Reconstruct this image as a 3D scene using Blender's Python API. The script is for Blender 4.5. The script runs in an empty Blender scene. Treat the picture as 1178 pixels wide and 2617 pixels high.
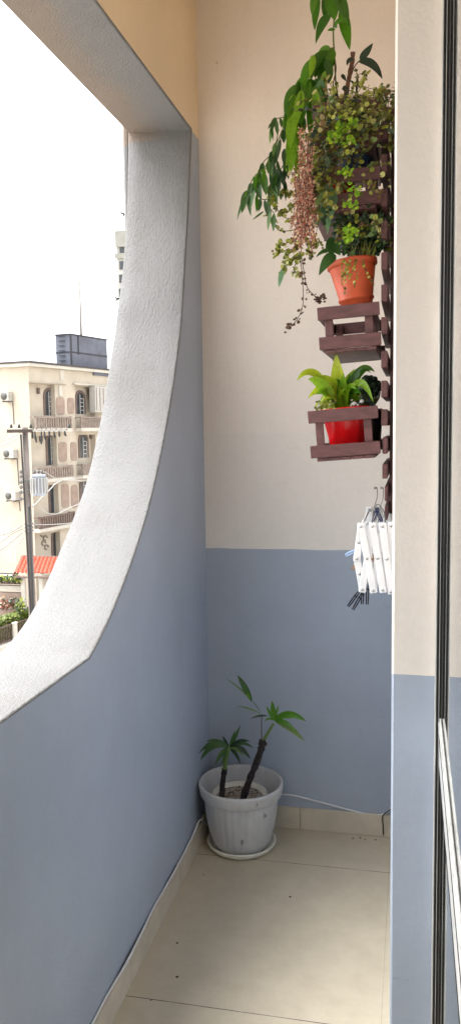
import bpy, math, random
from mathutils import Vector, Matrix
from mathutils.geometry import tessellate_polygon
random.seed(7)
R_ = math.radians
scene = bpy.context.scene
COL = scene.collection

# ------------------------------------------------------------------ camera
F, CX, CY, EYE = 2100.0, 589.0, 1308.5, 1.5
dep = Vector((461, 223, -2100)).normalized()
up = -Vector((304, -19164, -2100)).normalized()
up = (up - dep * up.dot(dep)).normalized()
xax = dep.cross(up)
ROT = Matrix((xax, dep, up))                    # world = ROT @ camera
cam_d = bpy.data.cameras.new('camera')
cam = bpy.data.objects.new('camera', cam_d)
COL.objects.link(cam)
cam_d.sensor_fit = 'VERTICAL'; cam_d.sensor_height = 36; cam_d.lens = F / 2617 * 36
cam_d.clip_start = 0.01; cam_d.clip_end = 2000
m4 = ROT.to_4x4(); m4.translation = Vector((0, 0, EYE)); cam.matrix_world = m4
scene.camera = cam
O0 = Vector((0, 0, EYE))

def ray(px, py): return ROT @ Vector((px - CX, CY - py, -F))
def at(px, py, Y):
    d = ray(px, py); return O0 + d * (Y / d.y)

# ------------------------------------------------------------------ materials
MATS = {}
def newmat(name):
    m = bpy.data.materials.new(name); m.use_nodes = True
    nt = m.node_tree; b = nt.nodes['Principled BSDF']; MATS[name] = m
    return m, nt, b
def N(nt, t, **kw):
    n = nt.nodes.new(t)
    for k, v in kw.items(): setattr(n, k, v)
    return n
def coord(nt, scale=(1, 1, 1)):
    g = N(nt, 'ShaderNodeNewGeometry'); mp = N(nt, 'ShaderNodeMapping')
    mp.inputs['Scale'].default_value = scale
    nt.links.new(g.outputs['Position'], mp.inputs['Vector']); return mp.outputs[0]
def noise(nt, vec, scale, detail=4, rough=0.55):
    n = N(nt, 'ShaderNodeTexNoise'); n.inputs['Scale'].default_value = scale
    n.inputs['Detail'].default_value = detail; n.inputs['Roughness'].default_value = rough
    nt.links.new(vec, n.inputs['Vector']); return n.outputs['Fac']
def ramp(nt, fac, stops):
    r = N(nt, 'ShaderNodeValToRGB'); e = r.color_ramp.elements
    e[0].position, e[0].color = stops[0][0], (*stops[0][1], 1)
    e[1].position, e[1].color = stops[-1][0], (*stops[-1][1], 1)
    for p, c in stops[1:-1]:
        q = e.new(p); q.color = (*c, 1)
    nt.links.new(fac, r.inputs[0]); return r.outputs[0]
def mix(nt, fac, a, b, mode='MIX'):
    n = N(nt, 'ShaderNodeMix', data_type='RGBA', blend_type=mode)
    for s, v in ((n.inputs['Factor'], fac), (n.inputs['A'], a), (n.inputs['B'], b)):
        if isinstance(v, (int, float)): s.default_value = v
        elif isinstance(v, tuple): s.default_value = (*v, 1)
        else: nt.links.new(v, s)
    return n.outputs['Result']
def math_(nt, op, a, b=None, c=None):
    n = N(nt, 'ShaderNodeMath', operation=op)
    for i, v in enumerate((a, b, c)):
        if v is None: continue
        if isinstance(v, (int, float)): n.inputs[i].default_value = v
        else: nt.links.new(v, n.inputs[i])
    return n.outputs[0]
def bump(nt, b, h, strength, dist=0.002):
    n = N(nt, 'ShaderNodeBump'); n.inputs['Strength'].default_value = strength
    n.inputs['Distance'].default_value = dist
    nt.links.new(h, n.inputs['Height']); nt.links.new(n.outputs[0], b.inputs['Normal'])
def sc(c, k): return tuple(min(1, x * k) for x in c)

def simple(name, col, rough=0.6, var=0.15, scale=30, metal=0, bs=0.2, bd=0.001, stretch=(1, 1, 1)):
    m, nt, b = newmat(name); v = coord(nt, stretch); f = noise(nt, v, scale)
    nt.links.new(ramp(nt, f, [(0.3, sc(col, 1 - var)), (0.7, sc(col, 1 + var))]), b.inputs['Base Color'])
    b.inputs['Roughness'].default_value = rough; b.inputs['Metallic'].default_value = metal
    bump(nt, b, f, bs, bd); return m

BEIGE = (0.83, 0.765, 0.70)
BLUE = (0.375, 0.43, 0.52)
def wall_paint(name, zline, low, high, gloss=0.5):
    m, nt, b = newmat(name); v = coord(nt)
    sep = N(nt, 'ShaderNodeSeparateXYZ'); nt.links.new(v, sep.inputs[0])
    wob = math_(nt, 'MULTIPLY', math_(nt, 'SUBTRACT', noise(nt, v, 9, 3), 0.5), 0.010)
    z = math_(nt, 'ADD', sep.outputs[2], wob)
    t = math_(nt, 'GREATER_THAN', z, zline)
    big = noise(nt, v, 2.3, 5); fine = noise(nt, v, 60, 3)
    lo = ramp(nt, big, [(0.3, sc(low, 0.93)), (0.7, sc(low, 1.07))])
    hi = ramp(nt, big, [(0.3, sc(high, 0.965)), (0.7, sc(high, 1.03))])
    # a greyer repainted band above the blue on the end wall
    band = math_(nt, 'MULTIPLY', math_(nt, 'LESS_THAN', z, 1.478), math_(nt, 'GREATER_THAN', sep.outputs[1], 2.9))
    hi = mix(nt, math_(nt, 'MULTIPLY', band, 0.6), hi, mix(nt, 1.0, hi, (0.93, 0.975, 1.0), 'MULTIPLY'))
    c = mix(nt, t, lo, hi)
    sv = coord(nt, (14, 14, 9)); spots = N(nt, 'ShaderNodeTexVoronoi'); nt.links.new(sv, spots.inputs['Vector'])
    spots.inputs['Scale'].default_value = 0.35
    sp = math_(nt, 'LESS_THAN', spots.outputs['Distance'], 0.026)
    c = mix(nt, math_(nt, 'MULTIPLY', sp, 0.35), c, (0.12, 0.10, 0.08))
    c = mix(nt, 0.10, c, ramp(nt, fine, [(0.35, (0.75, 0.75, 0.75)), (0.65, (1, 1, 1))]), 'MULTIPLY')
    stk = noise(nt, coord(nt, (9, 9, 0.8)), 2.2, 4, 0.6)
    c = mix(nt, 0.08, c, ramp(nt, stk, [(0.35, (0.80, 0.79, 0.77)), (0.6, (1, 1, 1))]), 'MULTIPLY')
    scf = noise(nt, coord(nt, (1, 1, 2.5)), 5.5, 8, 0.72)
    c = mix(nt, 0.35, c, ramp(nt, scf, [(0.28, (0.72, 0.70, 0.66)), (0.37, (1, 1, 1))]), 'MULTIPLY')
    nt.links.new(c, b.inputs['Base Color'])
    low_ = math_(nt, 'LESS_THAN', sep.outputs[2], 0.55)
    mk = math_(nt, 'GREATER_THAN', noise(nt, coord(nt, (1, 0.5, 2.2)), 16, 5, 0.75), 0.665)
    c2 = mix(nt, math_(nt, 'MULTIPLY', math_(nt, 'MULTIPLY', mk, low_), 0.22), c, (0.16, 0.15, 0.14))
    nt.links.new(c2, b.inputs['Base Color'])
    b.inputs['Roughness'].default_value = gloss
    h = math_(nt, 'ADD', math_(nt, 'MULTIPLY', noise(nt, v, 7, 4), 3.0), noise(nt, v, 140, 2))
    bump(nt, b, h, 0.25, 0.0025); return m
wall_paint('wall_paint', 1.056, BLUE, BEIGE, 0.5)
wall_paint('parapet_paint', 2.512, BLUE, (0.80, 0.66, 0.46), 0.5)

def plaster():
    m, nt, b = newmat('white_plaster'); v = coord(nt, (1, 1, 0.42))
    f = noise(nt, v, 300, 2, 0.5); g = noise(nt, coord(nt), 3, 6, 0.65); k = noise(nt, coord(nt, (1, 1, .4)), 150, 3, 0.6)
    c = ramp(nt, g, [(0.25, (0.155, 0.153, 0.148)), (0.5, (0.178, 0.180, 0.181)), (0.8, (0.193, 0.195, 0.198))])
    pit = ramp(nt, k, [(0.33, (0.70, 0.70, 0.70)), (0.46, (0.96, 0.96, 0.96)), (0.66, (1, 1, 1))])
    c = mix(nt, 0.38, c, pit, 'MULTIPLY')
    sep = N(nt, 'ShaderNodeSeparateXYZ'); nt.links.new(coord(nt), sep.inputs[0])
    # brown damp stains on the soffit, along its outer edge
    top = math_(nt, 'GREATER_THAN', sep.outputs[2], 2.49)
    edge = ramp(nt, math_(nt, 'ADD', math_(nt, 'MULTIPLY', sep.outputs[0], -1.0), math_(nt, 'MULTIPLY', g, 0.16)),
                [(0.90, (0, 0, 0)), (1.04, (1, 1, 1))])
    st = math_(nt, 'MULTIPLY', math_(nt, 'MULTIPLY', top, edge), 0.75)
    c = mix(nt, st, c, (0.22, 0.17, 0.13))
    nt.links.new(c, b.inputs['Base Color']); b.inputs['Roughness'].default_value = 0.85
    bump(nt, b, math_(nt, 'ADD', f, math_(nt, 'MULTIPLY', k, 1.5)), 0.9, 0.0026)
plaster()

def tiles():
    m, nt, b = newmat('floor_tile'); v = coord(nt)
    sep = N(nt, 'ShaderNodeSeparateXYZ'); nt.links.new(v, sep.inputs[0])
    wb = math_(nt, 'MULTIPLY', math_(nt, 'SUBTRACT', noise(nt, v, 25, 3), 0.5), 0.0016)
    y = math_(nt, 'ADD', math_(nt, 'ADD', sep.outputs[1], wb), 10 * 0.745 - 2.677)
    d = math_(nt, 'ABSOLUTE', math_(nt, 'SUBTRACT', math_(nt, 'FLOORED_MODULO', math_(nt, 'ADD', y, 0.3725), 0.745), 0.3725))
    g = math_(nt, 'LESS_THAN', d, 0.0014)
    x = math_(nt, 'ABSOLUTE', math_(nt, 'SUBTRACT', sep.outputs[0], -0.062))
    g2 = math_(nt, 'LESS_THAN', x, 0.001)
    gg = math_(nt, 'MAXIMUM', g, math_(nt, 'MULTIPLY', g2, 0.3))
    big = noise(nt, v, 2.0, 6, 0.6)
    c = ramp(nt, big, [(0.3, (0.52, 0.465, 0.36)), (0.7, (0.59, 0.53, 0.41))])
    dirt = noise(nt, v, 14, 6, 0.7)
    c = mix(nt, 0.5, c, ramp(nt, dirt, [(0.35, (0.80, 0.78, 0.74)), (0.6, (1, 1, 1))]), 'MULTIPLY')
    c = mix(nt, math_(nt, 'MULTIPLY', gg, ramp(nt, noise(nt, v, 11, 3), [(0.25, (0.35, 0.35, 0.35)), (0.55, (1, 1, 1))])), c, (0.07, 0.058, 0.045))
    nt.links.new(c, b.inputs['Base Color'])
    nt.links.new(ramp(nt, dirt, [(0.3, (0.30, 0.30, 0.30)), (0.7, (0.5, 0.5, 0.5))]), b.inputs['Roughness'])
    bump(nt, b, math_(nt, 'SUBTRACT', math_(nt, 'MULTIPLY', big, 0.3), gg), 0.2, 0.001)
tiles()
simple('skirting_tile', (0.60, 0.54, 0.43), 0.4, 0.12, 9)
simple('ceiling_paint', (0.76, 0.66, 0.50), 0.8, 0.04, 3)
simple('brown_wood', (0.105, 0.043, 0.043), 0.5, 0.30, 22, stretch=(1, 1, 3), bs=0.4)
simple('terracotta', (0.52, 0.085, 0.028), 0.5, 0.16, 25)
simple('red_glaze', (0.62, 0.006, 0.008), 0.22, 0.1, 12)
simple('blue_plastic', (0.008, 0.035, 0.10), 0.35, 0.1, 12)
simple('dark_plastic', (0.02, 0.018, 0.02), 0.4, 0.1, 12)
simple('black_peg', (0.012, 0.014, 0.02), 0.4, 0.1, 30)
simple('navy_peg', (0.012, 0.022, 0.08), 0.4, 0.1, 30)
simple('blue_peg', (0.42, 0.58, 0.85), 0.4, 0.1, 30)
simple('wood_peg', (0.42, 0.24, 0.12), 0.6, 0.1, 30)
simple('white_plastic', (0.72, 0.73, 0.74), 0.4, 0.06, 30)
simple('cream_plastic', (0.84, 0.82, 0.72), 0.45, 0.08, 20)
simple('steel', (0.45, 0.45, 0.45), 0.3, 0.1, 60, metal=0.9)
simple('white_metal', (0.55, 0.55, 0.53), 0.35, 0.2, 45, stretch=(1, 1, 0.2))
simple('dark_metal', (0.006, 0.006, 0.006), 0.6, 0.3, 60, stretch=(1, 1, 0.05))
simple('grey_metal', (0.12, 0.12, 0.118), 0.4, 0.25, 60, stretch=(1, 1, 0.05))
simple('soil', (0.085, 0.055, 0.038), 0.95, 0.5, 120, bs=1, bd=0.006)
simple('gravel', (0.42, 0.37, 0.30), 0.9, 0.75, 170, bs=1, bd=0.006)
simple('bark_dark', (0.032, 0.024, 0.024), 0.85, 0.6, 110, bs=1, bd=0.006)
simple('bark_brown', (0.16, 0.075, 0.045), 0.8, 0.4, 90, bs=0.8, bd=0.003)
simple('facade_cream', (0.44, 0.39, 0.315), 0.85, 0.10, 0.9, bs=0.05)
simple('facade_pale', (0.47, 0.445, 0.39), 0.85, 0.08, 1.5, bs=0.05)
simple('facade_pink', (0.28, 0.21, 0.17), 0.85, 0.14, 2.5, bs=0.05)
simple('facade_brown', (0.13, 0.09, 0.075), 0.8, 0.2, 4, bs=0.05)
simple('rail_brown', (0.23, 0.185, 0.155), 0.8, 0.28, 5, bs=0.05)
simple('roof_edge', (0.055, 0.05, 0.048), 0.8, 0.2, 4)
simple('tank_grey', (0.10, 0.11, 0.14), 0.7, 0.22, 1.2)
simple('tank_line', (0.025, 0.028, 0.035), 0.7, 0.1, 2)
simple('white_frame', (0.38, 0.38, 0.37), 0.5, 0.08, 5)
simple('dark_pane', (0.035, 0.04, 0.045), 0.12, 0.35, 2)
simple('red_tile', (0.45, 0.04, 0.012), 0.65, 0.3, 5)
simple('pole_concrete', (0.125, 0.105, 0.095), 0.85, 0.45, 2.5, stretch=(3, 3, 0.3))
simple('pole_wood', (0.05, 0.035, 0.028), 0.8, 0.3, 8)
simple('transformer_grey', (0.26, 0.29, 0.35), 0.5, 0.1, 4)
simple('wire_black', (0.02, 0.02, 0.02), 0.6, 0.1, 4)
simple('wire_grey', (0.25, 0.24, 0.22), 0.6, 0.1, 4)
simple('wire_pale', (0.28, 0.28, 0.27), 0.6, 0.1, 4)
simple('ac_white', (0.38, 0.37, 0.34), 0.5, 0.1, 5)
simple('ac_dark', (0.07, 0.07, 0.065), 0.5, 0.3, 12)
simple('far_facade', (0.33, 0.33, 0.305), 0.9, 0.1, 0.6)
simple('far_band', (0.24, 0.24, 0.215), 0.9, 0.1, 0.6)
simple('asphalt', (0.05, 0.05, 0.05), 0.9, 0.3, 3)
simple('paving', (0.42, 0.38, 0.33), 0.9, 0.2, 2)
simple('room_paint', (0.5, 0.48, 0.44), 0.8, 0.05, 2)
simple('room_floor', (0.2, 0.13, 0.08), 0.5, 0.2, 4)

def grey_pot():
    m, nt, b = newmat('grey_pot'); v = coord(nt, (1, 1, 0.35))
    f = noise(nt, v, 22, 6, 0.65); st = noise(nt, coord(nt, (1, 1, 0.5)), 33, 2, 0.5)
    c = ramp(nt, f, [(0.3, (0.50, 0.505, 0.51)), (0.65, (0.62, 0.625, 0.63))])
    c = mix(nt, 0.8, c, ramp(nt, st, [(0.25, (0.35, 0.33, 0.31)), (0.30, (1, 1, 1))]), 'MULTIPLY')
    nt.links.new(c, b.inputs['Base Color']); b.inputs['Roughness'].default_value = 0.42
    bump(nt, b, f, 0.2, 0.001)
grey_pot()

def leafmat(name, stops, rough=0.4, trans=0.28, vein=0.0):
    m, nt, b = newmat(name); g = N(nt, 'ShaderNodeNewGeometry')
    c = ramp(nt, g.outputs['Random Per Island'], stops)
    f = noise(nt, coord(nt), 90, 3)
    c = mix(nt, 0.6, c, ramp(nt, f, [(0.3, (0.62, 0.66, 0.60)), (0.7, (1, 1, 1))]), 'MULTIPLY')
    nt.links.new(c, b.inputs['Base Color']); b.inputs['Roughness'].default_value = rough
    t = N(nt, 'ShaderNodeBsdfTranslucent'); nt.links.new(c, t.inputs[0])
    ms = N(nt, 'ShaderNodeMixShader'); ms.inputs[0].default_value = trans
    out = nt.nodes['Material Output']
    nt.links.new(b.outputs[0], ms.inputs[1]); nt.links.new(t.outputs[0], ms.inputs[2])
    nt.links.new(ms.outputs[0], out.inputs[0]); return m
leafmat('hedge_leaf', [(0, (0.05, 0.08, 0.006)), (0.6, (0.12, 0.17, 0.01)), (1, (0.22, 0.27, 0.02))])
leafmat('leaf_green', [(0, (0.03, 0.11, 0.010)), (0.5, (0.08, 0.25, 0.014)), (1, (0.19, 0.42, 0.02))], rough=.3, trans=.35)
leafmat('leaf_bright', [(0, (0.16, 0.36, 0.015)), (0.6, (0.28, 0.50, 0.02)), (1, (0.45, 0.58, 0.03))], trans=0.4)
leafmat('leaf_frond', [(0, (0.03, 0.08, 0.025)), (0.6, (0.06, 0.15, 0.035)), (1, (0.13, 0.25, 0.06))])
leafmat('leaf_dark', [(0, (0.012, 0.03, 0.018)), (0.6, (0.025, 0.06, 0.028)), (1, (0.06, 0.11, 0.05))])
leafmat('leaf_lime', [(0, (0.35, 0.46, 0.02)), (0.5, (0.50, 0.60, 0.03)), (1, (0.62, 0.68, 0.10))], trans=0.4)
leafmat('leaf_olive', [(0, (0.07, 0.08, 0.015)), (0.3, (0.17, 0.20, 0.025)), (0.65, (0.36, 0.40, 0.04)), (1, (0.58, 0.58, 0.20))], trans=.35)
leafmat('leaf_khaki', [(0, (0.16, 0.07, 0.03)), (0.5, (0.26, 0.20, 0.06)), (1, (0.46, 0.44, 0.16))])
leafmat('leaf_red', [(0, (0.14, 0.03, 0.022)), (0.3, (0.42, 0.13, 0.08)), (0.7, (0.62, 0.31, 0.20)), (1, (0.72, 0.56, 0.38))])
leafmat('leaf_grey', [(0, (0.10, 0.24, 0.11)), (1, (0.25, 0.45, 0.26))])
leafmat('leaf_pale', [(0, (0.10, 0.17, 0.05)), (1, (0.24, 0.36, 0.10))])
leafmat('stem_green', [(0, (0.10, 0.14, 0.03)), (1, (0.18, 0.22, 0.06))])
leafmat('stem_brown', [(0, (0.07, 0.035, 0.025)), (1, (0.17, 0.08, 0.05))])

def glass():
    m, nt, b = newmat('window_glass')
    b.inputs['Base Color'].default_value = (0.86, 0.92, 0.90, 1)
    b.inputs['Roughness'].default_value = 0.012; b.inputs['IOR'].default_value = 1.52
    b.inputs['Transmission Weight'].default_value = 1.0
glass()

# ------------------------------------------------------------------ mesh builder
class MB:
    def __init__(s): s.v = []; s.f = []; s.m = []; s.names = []; s.cur = 0; s.sm = []
    def mat(s, name):
        if name not in s.names: s.names.append(name)
        s.cur = s.names.index(name); return s
    def add(s, vs, fs, smooth=False):
        o = len(s.v); s.v += [tuple(x) for x in vs]
        for f in fs: s.f.append(tuple(i + o for i in f)); s.m.append(s.cur); s.sm.append(smooth)
        return s
    def box(s, a, b, M=None, bev=0.0):
        x0, y0, z0 = [min(p, q) for p, q in zip(a, b)]; x1, y1, z1 = [max(p, q) for p, q in zip(a, b)]
        if bev <= 0:
            vs = [Vector(p) for p in ((x0,y0,z0),(x1,y0,z0),(x1,y1,z0),(x0,y1,z0),(x0,y0,z1),(x1,y0,z1),(x1,y1,z1),(x0,y1,z1))]
            fs = [(0,3,2,1),(4,5,6,7),(0,1,5,4),(1,2,6,5),(2,3,7,6),(3,0,4,7)]
        else:
            vs = []; idx = {}
            X = (x0, x1); Y = (y0, y1); Z = (z0, z1)
            for i in range(2):
                for j in range(2):
                    for k in range(2):
                        c = (X[i], Y[j], Z[k]); sg = (1 - 2*i, 1 - 2*j, 1 - 2*k)
                        for ax in range(3):
                            p = [c[t] + (0 if t == ax else sg[t] * bev) for t in range(3)]
                            idx[i, j, k, ax] = len(vs); vs.append(Vector(p))
            fs = []
            for ax in range(3):
                u, w = [(1, 2), (2, 0), (0, 1)][ax]
                for e in range(2):
                    q = []
                    for (a_, b_) in ((0,0),(1,0),(1,1),(0,1)):
                        t = [0, 0, 0]; t[ax] = e; t[u] = a_; t[w] = b_; q.append(idx[(*t, ax)])
                    fs.append(tuple(q) if e else tuple(reversed(q)))
                for a_ in range(2):
                    for b_ in range(2):   # edges along ax
                        t0 = [0]*3; t1 = [0]*3; t0[u] = t1[u] = a_; t0[w] = t1[w] = b_; t1[ax] = 1
                        fs.append((idx[(*t0, u)], idx[(*t1, u)], idx[(*t1, w)], idx[(*t0, w)]))
            for i in range(2):
                for j in range(2):
                    for k in range(2): fs.append((idx[i,j,k,0], idx[i,j,k,1], idx[i,j,k,2]))
        if M is not None: vs = [M @ p for p in vs]
        return s.add(vs, fs)
    def tube(s, pts, r, n=8, cap=True):
        pts = [Vector(p) for p in pts]; rs = r if isinstance(r, (list, tuple)) else [r] * len(pts)
        vs = []; prev = None
        for i, p in enumerate(pts):
            t = (pts[min(i+1, len(pts)-1)] - pts[max(i-1, 0)])
            t = t.normalized() if t.length > 1e-9 else Vector((0,0,1))
            if prev is None:
                a = t.cross(Vector((0.13, 0.21, 1)));
                if a.length < 1e-3: a = t.cross(Vector((1, 0, 0)))
            else: a = prev - t * prev.dot(t)
            a.normalize(); prev = a; b = t.cross(a)
            for k in range(n):
                q = 2 * math.pi * k / n; vs.append(p + (a * math.cos(q) + b * math.sin(q)) * rs[i])
        fs = [(i*n+k, i*n+(k+1)%n, (i+1)*n+(k+1)%n, (i+1)*n+k) for i in range(len(pts)-1) for k in range(n)]
        if cap: fs += [tuple(reversed(range(n))), tuple((len(pts)-1)*n + k for k in range(n))]
        return s.add(vs, fs, True)
    def lathe(s, prof, M=None, n=48, rip=0.0, nrip=0):
        vs = []; fs = []
        for j, (r, z) in enumerate(prof):
            for k in range(n):
                q = 2 * math.pi * k / n
                rr = r * (1 + (rip * math.cos(nrip * q) if nrip and r > 0 else 0))
                vs.append(Vector((rr * math.cos(q), rr * math.sin(q), z)))
        for j in range(len(prof)-1):
            for k in range(n): fs.append((j*n+k, j*n+(k+1)%n, (j+1)*n+(k+1)%n, (j+1)*n+k))
        if M is not None: vs = [M @ p for p in vs]
        return s.add(vs, fs, True)
    def leaf(s, base, tip, w, nrm=(0, -1, 0.2), arch=0.0, seg=7, fold=0.18, blunt=0.75, twist=0.0, side=(0,0,0)):
        base, tip = Vector(base), Vector(tip); d = tip - base; L = d.length
        if L < 1e-6: return s
        nrm = Vector(nrm); vs = []
        upv = Vector((0, 0, 1)); sv = Vector(side)
        cs = [base + d * (i/seg) + upv * (arch * 4 * (i/seg) * (1 - i/seg)) + sv * (4 * (i/seg) * (1 - i/seg)) for i in range(seg+1)]
        for i in range(seg+1):
            t = i / seg; c = cs[i]; tg = (cs[min(i+1, seg)] - cs[max(i-1, 0)]).normalized()
            n_ = nrm - tg * nrm.dot(tg)
            if n_.length < 1e-4: n_ = tg.orthogonal()
            n_.normalize(); 
            if twist: n_ = Matrix.Rotation(twist * t, 3, tg) @ n_
            sd = tg.cross(n_); ww = w * 0.5 * (math.sin(math.pi * min(1, t ** blunt)) ** 0.8 if 0 < t < 1 else 0.03)
            k = fold * ww
            vs += [c - sd * ww + n_ * k, c - n_ * k * 0.6, c + sd * ww + n_ * k]
        fs = []
        for i in range(seg):
            a = i * 3; fs += [(a, a+1, a+4, a+3), (a+1, a+2, a+5, a+4)]
        return s.add(vs, fs, True)
    def disc(s, c, n_, r, squash=0.8, k=6):
        c = Vector(c); n_ = Vector(n_).normalized(); a = n_.orthogonal().normalized(); b = n_.cross(a)
        q0 = random.random() * 6.28
        vs = [c + n_ * r * 0.15] + [c + (a * math.cos(q0 + 6.283*i/k) + b * math.sin(q0 + 6.283*i/k) * squash) * r for i in range(k)]
        return s.add(vs, [(0, i+1, (i+1) % k + 1) for i in range(k)], True)
    def blob(s, c, r, sq=(1,1,1), M=None):
        t = (1 + 5 ** 0.5) / 2
        vv = [(-1,t,0),(1,t,0),(-1,-t,0),(1,-t,0),(0,-1,t),(0,1,t),(0,-1,-t),(0,1,-t),(t,0,-1),(t,0,1),(-t,0,-1),(-t,0,1)]
        ff = [(0,11,5),(0,5,1),(0,1,7),(0,7,10),(0,10,11),(1,5,9),(5,11,4),(11,10,2),(10,7,6),(7,1,8),(3,9,4),(3,4,2),(3,2,6),(3,6,8),(3,8,9),(4,9,5),(2,4,11),(6,2,10),(8,6,7),(9,8,1)]
        c = Vector(c)
        return s.add([c + Vector([a * q for a, q in zip(Vector(p).normalized() * r, sq)]) for p in vv], ff, True)
    def build(s, name, mat=None, parent=None, **tags):
        me = bpy.data.meshes.new(name); me.from_pydata(s.v, [], s.f)
        names = s.names if s.names else [mat]
        for n_ in names: me.materials.append(MATS[n_])
        me.polygons.foreach_set('material_index', s.m if s.names else [0] * len(s.f))
        me.polygons.foreach_set('use_smooth', s.sm)
        me.update(); o = bpy.data.objects.new(name, me); COL.objects.link(o)
        if parent is not None:
            o.parent = parent; o.matrix_parent_inverse = Matrix.Translation(-parent.location)
        for k, v in tags.items(): o[k] = v
        return o
def split_build(mb, name, mat, parent, cap=60):
    par = list(range(len(mb.v)))
    def find(a):
        while par[a] != a: par[a] = par[par[a]]; a = par[a]
        return a
    for f in mb.f:
        for q in f[1:]: par[find(q)] = find(f[0])
    groups = {}
    for i, f in enumerate(mb.f): groups.setdefault(find(f[0]), []).append(i)
    out_ = []
    for g in groups.values():
        idx = {}; nb = MB()
        for i in g:
            for v_ in mb.f[i]:
                if v_ not in idx: idx[v_] = len(nb.v); nb.v.append(mb.v[v_])
            nb.f.append(tuple(idx[v_] for v_ in mb.f[i])); nb.m.append(0); nb.sm.append(mb.sm[i])
        out_.append(nb.build(name, mat, parent))
    return out_
def thing(name, label, cat, loc=(0, 0, 0), group=None):
    o = bpy.data.objects.new(name, None); COL.objects.link(o); o.location = loc; o.empty_display_size = 0.05
    o['label'] = label; o['category'] = cat
    if group: o['group'] = group
    return o
def tag(o, label, cat, group=None):
    o['label'] = label; o['category'] = cat
    if group: o['group'] = group
    return o
def curve(pts, n=4):
    pts = [Vector(p) for p in pts]; out = []
    for i in range(len(pts) - 1):
        p0 = pts[max(i-1, 0)]; p1 = pts[i]; p2 = pts[i+1]; p3 = pts[min(i+2, len(pts)-1)]
        for k in range(n):
            t = k / n
            out.append(0.5 * ((2*p1) + (p2-p0)*t + (2*p0-5*p1+4*p2-p3)*t*t + (3*p1-p0-3*p2+p3)*t**3))
    out.append(pts[-1]); return out

# ------------------------------------------------------------------ balcony shell
XL, XO, YE, ZC, XR = -0.74, -0.97, 2.93, 3.05, -0.031
inn = [(1.79,.963),(1.903,1.013),(2.017,1.08),(2.132,1.16),(2.25,1.258),(2.345,1.358),(2.445,1.484),(2.525,1.6),(2.592,1.715),(2.65,1.83),(2.672,1.889),(2.705,2.0),(2.737,2.114),(2.77,2.22),(2.798,2.344),(2.82,2.44),(2.838,2.513)]
out = [(1.784,.966),(1.90,1.0),(2.007,1.055),(2.137,1.15),(2.25,1.24),(2.364,1.345),(2.455,1.47),(2.525,1.58),(2.60,1.725),(2.652,1.83),(2.68,1.9),(2.714,1.97),(2.757,2.08),(2.80,2.23),(2.822,2.36),(2.833,2.45),(2.838,2.524)]
def full(p, zt):
    c = [(v.x, v.y) for v in curve([(a, b, 0) for a, b in p], 3)]
    top = c[-1]
    lo = [(-y, z) for y, z in reversed(c)]
    mid = [(1.2, p[0][1]), (0.4, p[0][1]), (-0.4, p[0][1]), (-1.2, p[0][1])]
    return lo + list(reversed(mid)) + c     # from far -Y top, down, along the sill, up to +Y top
I_ = full(inn, 2.513); O_ = full(out, 2.524)
def grow(loop, d):
    r = []; n = len(loop)
    for i in range(n):
        a = Vector(loop[i-1]); b = Vector(loop[(i+1) % n]); t = (b - a)
        if i == 0 or i == n-1:
            sgn = -1 if i == 0 else 1
            r.append((loop[i][0] + sgn * d, loop[i][1] + d)); continue
        t.normalize(); nn = Vector((t.y, -t.x)); r.append((loop[i][0] + nn.x * d, loop[i][1] + nn.y * d))
    return r
def holed(loop, x, y0, y1, z0, z1, flip):
    outer = [Vector((y0, z0, 0)), Vector((y1, z0, 0)), Vector((y1, z1, 0)), Vector((y0, z1, 0))]
    hole = [Vector((a, b, 0)) for a, b in loop]
    tris = tessellate_polygon([outer, hole]); vs = outer + hole
    V = [(x, p.x, p.y) for p in vs]; return V, [tuple(t) for t in tris]
parapet = thing('balcony_wall', 'blue and tan balcony side wall with one big round-cornered opening onto the street', 'wall', (XL, 0, 0))
Ig = grow(I_, 0.006)
mb = MB().mat('parapet_paint'); V, T = holed(Ig, XL, -YE, YE, 0, ZC, 0); mb.add(V, T)
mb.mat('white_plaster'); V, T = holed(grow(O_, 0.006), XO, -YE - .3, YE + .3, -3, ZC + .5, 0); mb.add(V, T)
mb.build('wall_face', None, parapet)
mb = MB(); n = len(I_)
Om = grow(O_, 0.006)
rings = []
NB = 4
for k in range(NB + 1):                  # rounded inner arris
    a = math.pi / 2 * k / NB
    rings.append([(XL - 0.006 * (1 - math.cos(a)) , *(Vector(Ig[i]).lerp(Vector(I_[i]), math.sin(a)))) for i in range(n)])
for k in range(1, 5):
    t = k / 5; rings.append([(XL - 0.006 + (XO + 0.006 - XL + 0.006) * t, *(Vector(I_[i]).lerp(Vector(O_[i]), t))) for i in range(n)])
rings.append([(XO + 0.006, *O_[i]) for i in range(n)])
rings.append([(XO, *Om[i]) for i in range(n)])
vs = [p for r in rings for p in r]
fs = [(j*n+i, (j+1)*n+i, (j+1)*n+(i+1)%n, j*n+(i+1)%n) for j in range(len(rings)-1) for i in range(n-1)]
mb.add(vs, fs, True)
# soffit as its own flat strip so the corner stays crisp
fs = [(j*n+n-1, (j+1)*n+n-1, (j+1)*n, j*n) for j in range(len(rings)-1)]
mb.add(vs, fs, False)
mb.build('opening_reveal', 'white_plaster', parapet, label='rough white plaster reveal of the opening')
sk = MB().mat('skirting_tile')
y = -YE
while y < YE - 0.02:
    y1 = min(y + 0.49, YE - 0.001); sk.box((XL + 0.0005, y + 0.0012, 0.0005), (XL + 0.013, y1 - 0.0012, 0.076), bev=0.0015); y = y1
sk.build('skirting', None, parapet)

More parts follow.
